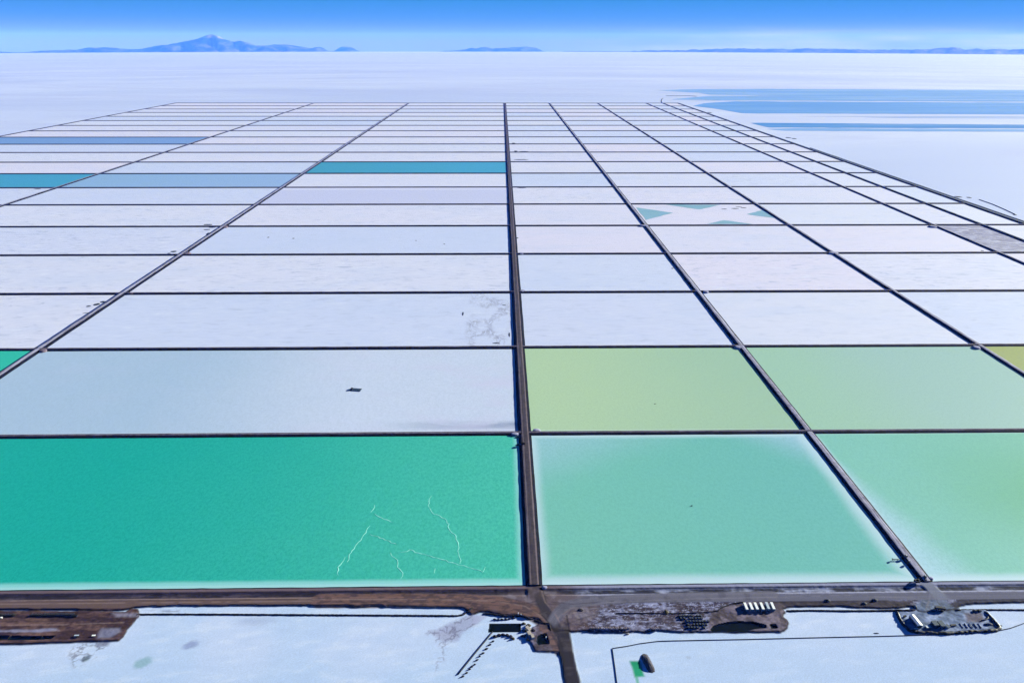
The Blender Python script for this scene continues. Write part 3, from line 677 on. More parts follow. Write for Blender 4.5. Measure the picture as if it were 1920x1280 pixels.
VV = np.stack([X.ravel(), Y.ravel(), Z.ravel()], 1); CA = np.concatenate([Cc.reshape(-1, 3), np.ones((X.size, 1))], 1)
GL = {'lined_basin': 'black lined basins sunk into the ground at the front', 'dirt_road': 'dirt road along the pond bank meeting the road towards the camera', 'earth_platform': 'dark earth fill platform below the ponds', 'salt_ground': 'white blue salt ground in front', 'brine_pool': 'small emerald green brine pool beside the long earth mound'}
M_BASIN = plain('basin_liner', (0.0015, 0.005, 0.006, 1), .8, .02, .3)
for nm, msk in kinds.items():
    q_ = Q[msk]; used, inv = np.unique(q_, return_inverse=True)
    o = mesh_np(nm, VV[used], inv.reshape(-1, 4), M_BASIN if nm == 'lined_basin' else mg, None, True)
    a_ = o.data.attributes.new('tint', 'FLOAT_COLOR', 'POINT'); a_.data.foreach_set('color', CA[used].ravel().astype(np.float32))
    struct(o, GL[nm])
def zat(x, y):
    i = int(np.clip(np.searchsorted(gx, x), 0, nx_-1)); j = int(np.clip(np.searchsorted(gy, y), 0, ny_-1)); return float(Z[j, i])
def on(px, py, dz=0.0):           # point on the near ground seen at a photo position
    z = 0.0
    for _ in range(4):
        g = G(px, py, z); z = zat(g.x, g.y) if (g.y < 526 and abs(g.x) < 655) else 0.0
    return Vector((g.x, g.y, z+dz))

# ------------------------------------------------------------------ far mountains beyond the salt flat
def mk_rock():
    m, nt, b = mat('mountain_rock', .95, .05)
    g = nt.nodes.new('ShaderNodeNewGeometry'); s = nt.nodes.new('ShaderNodeSeparateXYZ'); nt.links.new(g.outputs['Position'], s.inputs[0])
    q = noise(nt, pos(nt, (.0006, .0006, .0015)), 1.0, 6, .65)
    c = mixn(nt, sstep(nt, q, .42, .6), (0.006, 0.01, 0.02, 1), (0.10, 0.10, 0.11, 1))
    z = mth(nt, 'ADD', s.outputs[2], mth(nt, 'MULTIPLY', mth(nt, 'SUBTRACT', q, .5), 900))
    c = mixn(nt, sstep(nt, z, 560, 900, 0, .95), c, (0.26, 0.22, 0.25, 1))
    nt.links.new(c, b.inputs['Base Color']); return m
M_ROCK = mk_rock()
def ridge(sil, dist, label, seed, depth=7000, step=5):
    xs = np.arange(sil[0][0], sil[-1][0]+.1, step); yt = np.interp(xs, [p[0] for p in sil], [p[1] for p in sil])
    rows = [(-1.0, 0), (-.75, .1), (-.5, .3), (-.28, .58), (-.1, .86), (0, 1), (.2, .8), (.5, .45), (1, 0)]
    V = []; n = len(xs)
    for k, (x, y) in enumerate(zip(xs, yt)):
        d = ray(x, y+(float(vnoise(x, seed, 9))-.5)*1.4+(float(vnoise(x, seed+4, 4.3))-.5)*1.2); hd = math.hypot(d.x, d.y); ux, uy = d.x/hd, d.y/hd
        zc = H+d.z/hd*dist
        gz = float(drop(0, dist))-30
        taper = min(1, (k+.01)/4, (n-1-k+.01)/4)
        zc = gz+max(5, (zc-gz))*taper
        for t, f in rows:
            dd = dist+t*depth+(float(vnoise(x, seed+t*9, 22))-.5)*2200*(1-abs(f-.5)*1.2)
            wv = (float(vnoise(x*1.0, seed*3+t*31, 11))-.5)*.8*f*(1-f)*4
            V.append((ux*dd, uy*dd, gz+(zc-gz)*max(0, min(1, f+wv))))
    m = len(rows); F = [(k*m+j, k*m+j+1, (k+1)*m+j+1, (k+1)*m+j) for k in range(n-1) for j in range(m-1)]
    return struct(mesh_np('mountain_range', V, F, M_ROCK, None, True), label)
ridge([(-260, 99), (-100, 96), (0, 97.5), (40, 99), (80, 95), (140, 94), (165, 90), (190, 89.5), (215, 90.5), (240, 93), (270, 91.5), (290, 86), (315, 84.5), (345, 78), (365, 75), (378, 71), (388, 66.5), (398, 65.5),
       (410, 68), (422, 75), (440, 78.5), (452, 77), (465, 80.5), (480, 85), (495, 86), (512, 84), (530, 83.5), (550, 85), (568, 88), (582, 91), (592, 88.5), (602, 88.5), (615, 93), (628, 97)], 82000, 'blue volcano range with a pale summit far on the left horizon', 3)
ridge([(618, 97), (630, 90), (645, 87), (658, 89), (672, 94), (684, 98)], 92000, 'small faint hill at the right end of the volcano range', 5)
ridge([(824, 98), (834, 94.5), (842, 96), (862, 94), (872, 93), (884, 90), (894, 91.5), (904, 88.5), (914, 88.5), (922, 92), (930, 90), (940, 91), (960, 88.5), (985, 88), (1004, 89), (1012, 93), (1026, 97.5)], 88000, 'low flat topped mesa in the middle of the horizon', 7, step=3)
ridge([(1055, 98), (1062, 95.5), (1075, 97.2), (1180, 97), (1200, 95.5), (1240, 95), (1290, 94.5), (1330, 92.5), (1385, 91), (1440, 92.5), (1520, 92), (1560, 91.8), (1620, 93.2), (1700, 93.2), (1740, 92.8), (1765, 90), (1785, 88.8),
       (1800, 90.5), (1812, 94), (1832, 91), (1845, 94), (1870, 92), (1900, 93), (1960, 91), (2100, 96), (2240, 99)], 76000, 'long low blue range along the right horizon', 9)
# ------------------------------------------------------------------ air
hm = bpy.data.materials.new('haze_air'); hm.use_nodes = True; hn = hm.node_tree; hn.nodes.clear()
ho = hn.nodes.new('ShaderNodeOutputMaterial'); pv = hn.nodes.new('ShaderNodeVolumePrincipled')
pv.inputs['Color'].default_value = (0.045, 0.15, 0.9, 1); pv.inputs['Density'].default_value = 2.4e-5; pv.inputs['Anisotropy'].default_value = 0.0
pv.inputs['Absorption Color'].default_value = (1, 1, 1, 1)
hn.links.new(pv.outputs[0], ho.inputs['Volume'])
hb = MB(); hb.box((0, 0, -1045), (236000, 236000, 2600)); hz = hb.build('haze', hm); struct(hz, None, 'stuff')

# ------------------------------------------------------------------ brine lakes beyond the right embankment
def mk_lake(name, c1, c2, streak, amt):
    m, nt, b = mat(name, .5, .15)
    q = noise(nt, pos(nt, (.0006, .006, 1)), 1.0, 5, .6, .2)
    c = mixn(nt, sstep(nt, q, .35, .65), lin(*c1), lin(*c2))
    q2 = noise(nt, pos(nt, (.0003, .012, 1), 0, (3, 1, 0)), 1.0, 4, .6)
    c = mixn(nt, mth(nt, 'MULTIPLY', sstep(nt, q2, .55, .68), amt), c, lin(*streak))
    nt.links.new(c, b.inputs['Base Color']); return m
M_LK1 = mk_lake('lake_pale_blue', (124, 168, 226), (146, 184, 232), (194, 206, 240), .8)
M_LK2 = mk_lake('lake_mid_blue', (106, 158, 224), (122, 170, 228), (160, 190, 232), .5)
M_LK3 = mk_lake('lake_deep_blue', (78, 138, 206), (90, 150, 214), (120, 165, 220), .5)
def lake(top, bot, x0, x1, m, label, z=.15, n=90, jit=.35):
    V = []; F = []; R = 5
    for k in range(n+1):
        x = x0+(x1-x0)*k/n
        a = np.interp(x, [p[0] for p in top], [p[1] for p in top]); b = np.interp(x, [p[0] for p in bot], [p[1] for p in bot])
        sc = max(0.0, min(1, (b-a)/4))
        a += (float(vnoise(x, a, 17))-.5)*jit*2*sc; b += (float(vnoise(x, b+50, 23))-.5)*jit*2*sc
        for r in range(R+1):
            g = G(x, a+(b-a)*r/R); V.append((g.x, g.y, z+float(drop(g.x, g.y))-.3+.3))
    for k in range(n):
        for r in range(R):
            i = k*(R+1)+r; F.append((i, i+1, i+R+2, i+R+1))
    return struct(mesh_np('brine_lake', V, F, m), label)
lake([(1235, 169.5), (1320, 167.2), (1500, 167.2), (2200, 170)], [(1235, 169.7), (1262, 171.5), (1310, 174.5), (1330, 178), (1480, 179), (2200, 181.6)], 1235, 2200, M_LK1, 'pale blue brine lake, farthest band')
lake([(1262, 186.4), (1330, 180), (1480, 179.5), (2200, 182)], [(1262, 187), (1330, 187.6), (1500, 189), (2200, 193)], 1262, 2200, M_LK1, 'pale blue brine lake band behind the white salt bar')
lake([(1300, 198.8), (1322, 193.5), (1380, 190.3), (2200, 194)], [(1300, 199), (1335, 203), (1392, 213), (1500, 213), (2200, 216)], 1300, 2200, M_LK2, 'mid blue brine lake in front of the white salt bar')
lake([(1408, 230.8), (1430, 230.5), (2200, 236)], [(1408, 231), (1440, 239), (1600, 240), (1900, 241), (2200, 243)], 1408, 2200, M_LK3, 'deep blue brine strip nearest the right embankment')
for k_, (ya, xa, th) in enumerate([(179.2, 1420, .5), (184.6, 1340, .45), (188.2, 1290, .4), (218.5, 1500, .35), (221, 1620, .35), (234, 1560, .3), (171.5, 1280, .4)]):
    lake([(xa, ya), (xa+60, ya-th), (2200, ya+1.4)], [(xa, ya+.05), (xa+60, ya+th), (2200, ya+1.4+2*th)], xa, 2200, M_LK1 if k_ % 2 else M_LK2, 'thin blue brine streak between the right lakes', .25+.02*k_, 60, .2)
lake([(1440, 242), (1500, 240.5), (2200, 244)], [(1440, 242.4), (1470, 245.4), (2200, 249)], 1440, 2200, M_LK1, 'pale margin of the nearest blue strip')
# pools left between the salt bars of the crossed pond
M_POOL = mk_lake('pool_slate_teal', (128, 170, 190), (140, 180, 200), (164, 194, 212), .4)
def pool(pts, label, m=M_POOL, z=.42, name='brine_pool'):
    P = [G(*p) for p in pts]; b = MB(); c = sum(P, Vector())/len(P)
    Q = []
    for k in range(len(P)):
        a, d = P[k], P[(k+1) % len(P)]
        for t in range(6):
            q = a.lerp(d, t/6); s_ = (float(vnoise(q.x, q.y, 9))-.5)*5; Q.append(q+(q-c).normalized()*s_)
    Q = [Vector((q.x, q.y, z)) for q in Q]; cc = Vector((c.x, c.y, z))
    for k in range(len(Q)): b.poly([cc, Q[k], Q[(k+1) % len(Q)]])
    return struct(b.build(name, m), label)
pool([(1193, 389.3), (1262, 399.2), (1211, 412.5)], 'left slate teal pool of the crossed pond')
pool([(1247, 383.6), (1350, 384.4), (1330, 389), (1313, 393), (1290, 390)], 'top slate teal pool of the crossed pond')
pool([(1399, 402), (1431, 393.6), (1452, 409)], 'right slate teal pool of the crossed pond')
pool([(1325, 420.3), (1357, 413), (1412, 420.5)], 'bottom slate teal pool of the crossed pond')

# ------------------------------------------------------------------ salt ridges standing in the teal pond
M_RIDGE = plain('wet_salt_ridge', lin(134, 216, 204), .7, .2, .12, .8)
def salt_ridge(pts, label, w_=1.15):
    P = [G(px, py, 1.15) for px, py in pts]; Q = [P[0]]
    for a, b in zip(P, P[1:]):
        L_ = (b-a).length; n = max(1, int(L_/3.2)); t = (b-a).normalized(); nn = Vector((-t.y, t.x, 0))
        for k in range(1, n+1):
            q = a.lerp(b, k/n)+nn*(RND.uniform(-1, 1)*1.3 if k < n else 0); Q.append(q)
    m = MB(); 
    rows = []
    for k, q in enumerate(Q):
        t = (Q[min(k+1, len(Q)-1)]-Q[max(k-1, 0)]).normalized(); nn = Vector((-t.y, t.x, 0))
        ww = w_*RND.uniform(.35, 1.0)*min(1, (k+.4)/2, (len(Q)-k-.3)/2); hh = .2*RND.uniform(.5, 1)
        rows.append((q-nn*ww+Vector((0, 0, -.1)), q+Vector((0, 0, hh)), q+nn*ww+Vector((0, 0, -.1))))
    for a, b in zip(rows, rows[1:]):
        m.poly([a[0], a[1], b[1], b[0]]); m.poly([a[1], a[2], b[2], b[1]])
    struct(m.build('salt_ridge', M_RIDGE), label)
for p, lb in (([(810, 928), (804, 939), (805, 951), (811, 961), (824, 966), (835, 972), (842, 982), (841, 990), (847, 998), (855, 1005), (859, 1017), (858, 1032), (862, 1045), (862, 1056)], 'long winding salt ridge in the teal pond, right'),
          ([(702, 946), (700, 954), (695, 960)], 'tiny salt ridge above the left one'), ([(702, 962), (715, 970), (738, 979)], 'slanting short salt ridge at the top of the teal pond'),
          ([(694, 985), (686, 998), (676, 1013), (664, 1028), (654, 1043), (651, 1053)], 'left salt ridge sloping down to the left'), ([(647, 1044), (633, 1063), (634, 1078)], 'salt ridge fragment at the far lower left'),
          ([(694, 1001), (712, 1008), (744, 1020)], 'faint salt ridge in the middle'), ([(732, 1035), (740, 1045), (746, 1055), (745, 1063), (755, 1073), (751, 1085)], 'middle salt ridge running down to the rim'),
          ([(746, 1036), (757, 1034), (768, 1030), (784, 1036), (800, 1040), (824, 1047), (848, 1054), (875, 1062), (905, 1072), (910, 1062)], 'long straight salt ridge towards the causeway'), ([(816, 1065), (814, 1074)], 'single salt fleck below the long ridge')):
    salt_ridge(p, lb, 1.15)

# ------------------------------------------------------------------ earth mounds
def mound_mesh(rx, ry, h, seed, n=14, rings=4, m=None, name='earth_mound', parent=None, sq=0):
    r_ = random.Random(seed); V = [(0, 0, h)]; F = []
    for i in range(1, rings+1):
        t = i/rings
        for k in range(n):
            a = 2*math.pi*k/n; q = (1+(r_.random()-.5)*.38*t*(1-.6*sq))*(1+sq*((abs(math.cos(a))**4+abs(math.sin(a))**4)**-.25-1))
            z = h*(1-t**1.6)*(1+(r_.random()-.5)*.3) if i < rings else -.35
            V.append((math.cos(a)*rx*t*q, math.sin(a)*ry*t*q, z))
    for k in range(n): F.append((0, 1+k, 1+(k+1) % n))
    for i in range(rings-1):
        for k in range(n):
            a = 1+i*n+k; b = 1+i*n+(k+1) % n; F += [(a, a+n, b+n), (a, b+n, b)]
    return mesh_np(name, V, F, m or M_MUD, None, False, parent)
def mound(px, py, wpx, hpx, label, group=None, h=None, m=None, rz=0, near=False, name='earth_mound', cat='mound'):
    """wpx,hpx: size in the photo; real footprint worked out from the ground there"""
    g = on(px, py) if near else G(px, py, .3)
    rx = abs(G(px+wpx/2, py).x-G(px-wpx/2, py).x)/2; ry = abs(G(px, py-hpx/2).y-G(px, py+hpx/2).y)/2
    hh = h if h is not None else min(1.8, .5*min(rx, ry)+.3)
    ry = max(.8, ry-hh*.55)
    o = mound_mesh(rx, ry, hh, hash((int(px*7), int(py*3))) & 0xffff, m=m, name=name); o.location = g; o.rotation_euler = (0, 0, rz)
    return tag(o, label, cat, group)
GRPD = 'earth mounds in a slanting row by the black pipe'
dm = [(867.5, 1267.6, 8, 6), (874.5, 1261, 8, 6), (880.5, 1254, 7, 6), (884.5, 1249.3, 7, 6), (889.5, 1245.5, 7, 5.5), (894.2, 1237, 9, 5.5), (899.3, 1229.8, 6, 6), (905, 1224.2, 9, 6), (911.8, 1216, 9, 6.5), (918.2, 1208.3, 8, 6), (924.3, 1201.8, 7, 5.5)]
wd = ['nearest the camera, at the lower end of the row', 'second from the lower end of the row', 'third from the lower end, touching its neighbour', 'fourth from the lower end, squeezed between two others', 'fifth from the lower end, closing the crowded stretch',
      'sixth from the lower end, standing apart with gaps on both sides', 'narrow one just below the middle of the row', 'broad reddish one just above the middle of the row', 'third from the upper end, with a clear gap round it', 'second from the upper end of the row', 'at the upper end of the row, against the curved heap']
for (x, y, a, b), d_ in zip(dm, wd): mound(x, y, a, b, 'dark mound, '+d_, GRPD, 1.25, near=True, rz=.5)
cw = ['left end, tallest', 'second from the left', 'third from the left', 'middle', 'second from the right', 'right end, drooping towards the camera']
for (x, y, a, b), d_ in zip([(928, 1193, 10, 10), (935.5, 1190.5, 10, 9), (943, 1189.5, 10, 8), (950.5, 1190.5, 9, 9), (957, 1193, 9, 10), (962, 1197, 8, 9)], cw):
    mound(x, y, a, b, 'earth heap in the curved bank below the dark basin, '+d_, 'heaps of the curved bank below the dark basin', 1.9, M_OLIVE if d_[0] in 'r' else M_MUD, near=True)
for (x, y), d_ in zip([(927.5, 1161), (934, 1161.3), (941, 1161), (948, 1160.6), (955, 1160), (962, 1158)], ['leftmost', 'second from left', 'third from left', 'third from right', 'second from right', 'rightmost, highest up']):
    mound(x, y, 8, 6, 'dark earth heap in the straight row above the basin, '+d_, 'heaps in the straight row above the basin', 1.5, near=True)
for x, y, a, b, h_, m_, lb in ((982, 1169, 10, 8, 2.0, M_OLIVE, 'olive spoil heap right of the dark basin, upper left one'), (991, 1172, 11, 9, 2.2, M_OLIVE, 'olive spoil heap beside the white gap, upper right one'),
                            (984, 1182, 12, 11, 2.4, M_MUDBLUE, 'blue black heap right of the basin end'), (982, 1192, 15, 9, 2.0, M_MUDBLUE, 'low blue black heap on the salt below the others'),
                            (1000, 1181, 8, 8, 1.4, M_MUD, 'brown heap beside the pale blocks, next to the small yard'), (990, 1199, 8, 6, 1.2, M_OLIVE, 'little olive heap at the left corner of the small yard'),
                            (1024, 1191, 9, 6, 1.2, M_MUD, 'dark heap on the upper rim of the square pit'), (1176, 1188.5, 9, 5, 1.2, M_TAN, 'reddish boulder heap lying on the salt below the block row'),
                            (1250, 1147, 9, 12, 1.0, M_OLIVE, 'olive stain heap on the speckled platform'), (1088, 1143, 12, 9, .8, M_MUD, 'dark heap at the end of the short side track')):
    mound(x, y, a, b, lb, None, h_, m_, near=True)
for x, y, lb in ((1551, 1125.5, 'left black heap on the road verge west of the yard'), (1620, 1131, 'middle black heap on the road verge west of the yard'), (1640, 1124.5, 'large black heap on the road verge nearest the yard')):
    mound(x, y, 12, 8, lb, 'black heaps on the verge', 1.6, M_MUDBLUE, near=True)
M_GRAVEL = plain('grey_gravel', (0.075, 0.07, 0.085, 1), .95, .1, .4, 1.2)
# long mound by the green pool
a = on(1204, 1226); b = on(1221, 1260); c = (a+b)/2
o = mound_mesh(3.9, (b-a).length/2+1.2, 2.7, 5, m=M_GRAVEL, sq=1, n=26, rings=6, name='earth_mound'); o.location = (c.x+1.2, c.y, -.1); o.rotation_euler = (0, 0, math.atan2(b.y-a.y, b.x-a.x)-math.pi/2)
tag(o, 'long ridged dark earth mound right of the emerald pool', 'mound')
# debris by the dykes, farther up the grid
far = [(390, 421.3, 20, 2.2, 'upper dark spoil by the left embankment junction'), (398, 426, 16, 2.6, 'middle dark spoil touching the left embankment junction'), (388, 430.5, 15, 2, 'lower dark spoil by the left embankment junction'), (392, 438, 12, 5, 'slanting dark spoil along the left embankment'),
       (326, 471.5, 13, 3.2, 'dark lens shaped spoil heap left of the embankment'), (317, 475, 7, 1.8, 'small dark spoil left of the lens shaped heap'), (342, 472, 6, 1.5, 'dark fleck between spoil and embankment'),
       (166, 574, 10, 3, 'left dark spoil patch in the third left pond'), (181, 570.5, 13, 5, 'middle dark spoil patch in the third left pond'), (193, 566, 12, 4, 'right dark spoil patch nearest the embankment'), (164, 587, 24, 1.5, 'thin dark streak of spoil in the third left pond'),
       (69, 651.5, 8, 3.5, 'dark heap in the corner above the teal wedge'), (62, 657.5, 16, 3, 'dark heap on the dyke corner at the teal wedge'),
       (963, 268.8, 7, 2, 'tiny dark heap right of the main causeway, farthest'), (967, 283.6, 8, 2.2, 'tiny dark heap right of the main causeway, on the dyke'), (977, 299.5, 32, 1.5, 'long thin dark spoil line right of the main causeway'), (982, 284.3, 20, 1, 'thin dark tail on the dyke right of the main causeway'), (978, 352, 20, 2, 'dark lens of spoil just below a dyke, right of the causeway'),
       (1478, 258.3, 9, 1.8, 'left dark heap outside the right embankment'), (1489, 260, 8, 1.8, 'right dark heap outside the right embankment'), (1331, 211.5, 8, 1.6, 'dark heap near the far end of the right embankment'),
       (1797, 369, 14, 2.5, 'dark heap where the service track leaves the embankment'), (1817, 370.2, 8, 2, 'dark heap out on the salt by the service track'), (1903, 402.5, 6, 2, 'dark speck at the end of the outer ditch'),
       (1248, 270, 8, 1.6, 'small dark heap on the second right embankment'), (1842, 421.5, 9, 3, 'dark heap on the embankment crossing above the dirty pond'), (1746, 381.3, 6, 2, 'dark heap on the embankment crossing, farther'),
       (503, 445, 5, 1.6, 'left dark speck in the fifth left pond'), (550, 447, 5, 1.6, 'middle dark speck in the fifth left pond'), (833, 457.5, 4, 1.2, 'right dark speck in the fifth left pond'), (780, 451, 4, 1, 'faint speck in the fifth left pond'),
       (1842, 470, 7, 1.8, 'dark speck above the dyke near the dirty pond'), (970, 446, 5, 2, 'dark lump on the right shoulder of the causeway'), (1261, 503, 6, 1.6, 'dark dash left of the second embankment'),
       (1358, 392, 14, 1.4, 'left dark scrawl heap in the crossed pond'), (1378, 391, 16, 1.8, 'middle dark scrawl heap in the crossed pond'), (1394, 389.5, 12, 1.6, 'right dark scrawl heap in the crossed pond'), (1385, 387.8, 14, 1, 'upper dark scrawl heap in the crossed pond'),
       (868, 588, 3.5, 8, 'dark curl of spoil in the scrawled pond corner'), (955, 627, 3, 10, 'dark tick of spoil beside the causeway'), (930, 643, 16, 2, 'slanting dark dash near the scrawled pond dyke'), (912, 648.5, 10, 1.5, 'small dark dash on the scrawled pond dyke'),
       (70, 354.5, 16, 1.5, 'dark smear below the deep cyan pond'), (945, 572, 8, 1.5, 'dark fleck near the causeway in the scrawled pond')]
for x, y, a, b, lb in far: mound(x, y, a, b, lb, None, .7 if b < 6 else .6, M_MUDBLUE)
# pale spoil fans where dykes meet the embankments
M_FAN = plain('salty_spoil', lin(140, 140, 170), .95, .1, .3, .3)
M_FANB = plain('brown_spoil', lin(110, 98, 108), .95, .1, .3, .3)
for x, y, a, b, m_, lb in ((1006, 806, 16, 6, M_FAN, 'pale spoil tongue right of the causeway by the yellow green pond'), (965, 812, 18, 8, M_FAN, 'grey spoil at the causeway crossing, left'), (1831, 650.5, 16, 7, M_FAN, 'pale spoil lump on the crossing beside the olive pond'), (1384, 650, 16, 7, M_FAN, 'pale spoil on the crossing above the sage pond'),
                        (1323, 546, 14, 4, M_FAN, 'pale spoil on the crossing, third right dyke'), (80, 656, 18, 6, M_FANB, 'pale spoil on the crossing by the teal wedge'), (351, 474, 14, 4, M_FANB, 'brown spoil tongue right of the left embankment'), (245, 549, 18, 3, M_FANB, 'brown spoil on the left embankment crossing'),
                        (1206, 422.5, 16, 3, M_FAN, 'pale spoil on the crossing below the crossed pond'), (1562, 473.5, 22, 5, M_FAN, 'pale spoil on the wide crossing right of the middle'), (1749, 424, 16, 4, M_FAN, 'pale spoil on the crossing beside the dirty pond'), (1021, 1100, 12, 6, M_FAN, 'pale spoil at the near corner of the aqua pond'),
                        (980, 545, 14, 5, M_FAN, 'pale spoil right of the causeway at the third dyke'), (1745, 1083, 12, 6, M_FAN, 'pale spoil at the near corner of the green pond'), (978, 474.5, 12, 3, M_FAN, 'pale spoil right of the causeway at the fourth dyke'), (421, 425, 14, 3, M_FANB, 'brown spoil on the fifth left crossing')):
    g = G(x, y, 2.8); rx = abs(G(x+a/2, y).x-G(x-a/2, y).x)/2; ry = max(1.2, abs(G(x, y-b/2).y-G(x, y+b/2).y)/2)
    o = mound_mesh(rx, ry, .55, int(x+y), m=m_); o.location = (g.x, g.y, 3.0); V_ = o.data
    for v in V_.vertices:
        if v.co.z < 0: v.co.z = -3.0
    tag(o, lb, 'mound')

# ------------------------------------------------------------------ pipes, berms
def pipe(pts, r, m, name, label, dz=.25, cat='pipe', wig=0):
    b = MB(); P = []
    for p, q in zip(pts, pts[1:]):
        n = max(1, int(math.hypot(q[0]-p[0], q[1]-p[1])/8))
        for k in range(n): P.append(on(p[0]+(q[0]-p[0])*k/n, p[1]+(q[1]-p[1])*k/n, dz))
    P.append(on(*pts[-1], dz)); b.tube(P, r, 7)
    return tag(b.build(name, m, None, True), label, cat)
pipe([(983-59.2, 1184.5), (891.5, 1223.5), (859, 1263.8)], .55, M_BLACK, 'black_pipe', 'straight black pipe slanting from the dark basin across the salt', .4)
pipe(PIPE1, .32, M_MUDBLUE, 'salt_field_pipe', 'thin dark pipe line curving along the front salt field to the right edge')
pipe(PIPE2, .34, M_MUDBLUE, 'salt_field_pipe', 'thin dark pipe line running straight to the bottom edge right of the road')
def berm(pts, w_, h_, m, name, label, kind='structure'):
    P = []
    for p, q in zip(pts, pts[1:]):
        n = max(1, int(math.hypot(q[0]-p[0], q[1]-p[1])/2.5))
        for k in range(n): P.append(on(p[0]+(q[0]-p[0])*k/n, p[1]+(q[1]-p[1])*k/n))
    P.append(on(*pts[-1])); V = []; F = []
    for k, p in enumerate(P):
        t = (P[min(k+1, len(P)-1)]-P[max(k-1, 0)]); t.z = 0; t.normalize(); n = Vector((-t.y, t.x, 0)); ww = w_*RND.uniform(.82, 1.2); hh = h_*RND.uniform(.75, 1.15)
        e = min(1, (k+.3)/2, (len(P)-k-.7)/2)
        V += [tuple(p+n*ww+Vector((0, 0, -.3))), tuple(p+n*ww*.3+Vector((0, 0, hh*e))), tuple(p-n*ww*.3+Vector((0, 0, hh*e))), tuple(p-n*ww+Vector((0, 0, -.3)))]
    for k in range(len(P)-1):
        for j in range(3): i = k*4+j; F.append((i, i+4, i+5, i+1))
    return struct(mesh_np(name, V, F, m), label)
berm([(256, 1151.5), (300, 1151), (420, 1151.3), (560, 1152.2), (700, 1153), (800, 1153.6), (858, 1154), (868, 1152), (876, 1146), (886, 1138)], 1.35, .95, M_MUD, 'earth_berm', 'thin black berm below the left salt strip')
berm([(1474, 1145), (1520, 1144), (1580, 1145), (1640, 1144.6), (1700, 1143.6), (1716, 1143)], 1.5, 1.0, M_MUD, 'earth_berm', 'thin dark berm below the right salt strip')
berm([(1790, 1143), (1850, 1142.6), (1920, 1143), (2100, 1144)], 1.3, .9, M_MUD, 'earth_berm', 'thin dark berm right of the yard entrance')
berm([(1681, 1144), (1686, 1157), (1694, 1170), (1706, 1181), (1722, 1184.5), (1775, 1186.5), (1830, 1182.5), (1868, 1181), (1875, 1176), (1863, 1162), (1847, 1145)], 1.9, 1.5, M_BLACK, 'yard_bund', 'black lined bund round the equipment yard')
berm([(1155, 1149.2), (1200, 1149), (1260, 1149.6), (1290, 1149), (1330, 1147), (1346, 1144), (1352, 1139), (1372, 1131), (1396, 1128)], .9, .7, M_MUD, 'earth_berm', 'dark berm line across the speckled platform')
berm([(1001, 1162), (1020, 1168), (1030, 1168), (1033, 1182)], .9, .8, M_MUD, 'earth_berm', 'dark berm corner above the small yard')
berm([(905, 1150), (930, 1152), (950, 1154), (975, 1153), (1000, 1160)], 1.3, 1.1, M_MUD, 'earth_berm', 'lumpy dark berm along the road edge above the basin')
# bent pipe on the far flat and service line beyond the grid
def farline(pts, r, label):
    b = MB(); P = [G(px, py, .4) for px, py in pts]; b.tube(P, r, 5); struct(b.build('earth_berm', M_MUDBLUE), label)
farline([(1242, 194), (1240, 190), (1241, 186.5), (1244, 184)], 2.2, 'short hooked bank beyond the far corner of the grid')
farline([(1249, 180), (1275, 180), (1292, 180), (1306, 181)], 2.6, 'thin dark bank pointing into the blue lakes')
farline([(1836, 374), (1862, 383), (1885, 393), (1903, 401.5)], 1.0, 'thin outer ditch bank by the service track')

# ------------------------------------------------------------------ raft, jetty, pumps
g = G(667, 731, .3); e = empty('raft', (g.x, g.y, .55), -.16, 'dark slate raft floating on the pale pond, its left end in shadow', 'raft')
b = MB(); b.box((0, 0, 0), (17, 7.2, .5)); b.build('deck', M_DARKBLUE, e)
for sx_ in (-1, 1):
    b = MB(); b.tube([(-8.6, sx_*3.7, .4), (8.6, sx_*3.7, .4)], .45, 8); b.build('float', M_BLACK, e)
b = MB(); b.box((-6.6, .3, .5), (3.4, 5.4, 1.5)); b.build('pump_box', M_BLACK, e)
g = G(1688, 1048, 2.4); e = empty('pump_jetty', (g.x-3, g.y, 1.4), 0, 'little dark pump jetty sticking left out of the slanting dyke', 'jetty')
b = MB(); b.box((-2, 0, 1.0), (7, .9, .3)); b.build('deck', M_BLACK, e)
for k in range(3):
    b = MB(); b.box((-5+k*2.6, 0, -1.2), (.35, .35, 2.3)); b.build('post', M_BLACK, e)
b = MB(); b.box((-5.4, -.5, 1.3), (1.0, 2.0, .8)); b.build('pump', M_DARKBLUE, e)
def pump(px, py, sc, rz, label, m1_=M_BLACK, m2_=M_WHITE):
    g = G(px, py, 3.4); e = empty('pump_unit', (g.x, g.y, 3.4), rz, label, 'pump')
    b = MB(); b.box((0, 0, 0), (3.2*sc, 2.2*sc, 1.5*sc)); b.build('housing', m1_, e)
    b = MB(); b.box((.9*sc, .2, 1.5*sc), (1.0*sc, 1.0*sc, .5*sc)); b.build('engine_cover', m2_, e)
    b = MB(); b.tube([(-1.4*sc, 0, .7), (-4.5*sc, -.4, .4), (-7*sc, -.8, -1.2)], .3*sc, 6); b.build('hose', M_BLACK, e)
pump(1698, 1043, 1.0, .2, 'dark pump on the slanting dyke above the jetty')
pump(1704, 1053, .8, .6, 'small pump with a white cover on the slanting dyke')
pump(1719, 1090, 1.5, .1, 'big black pump at the near end of the slanting dyke', M_BLACK, M_BLACK)
pump(1735, 1081, .9, 1.2, 'white topped pump at the right side of the dyke end', M_DARKBLUE)
pump(981, 832, 1.4, .1, 'dark pump standing on the causeway just below the crossing', M_MUD, M_OLIVE)
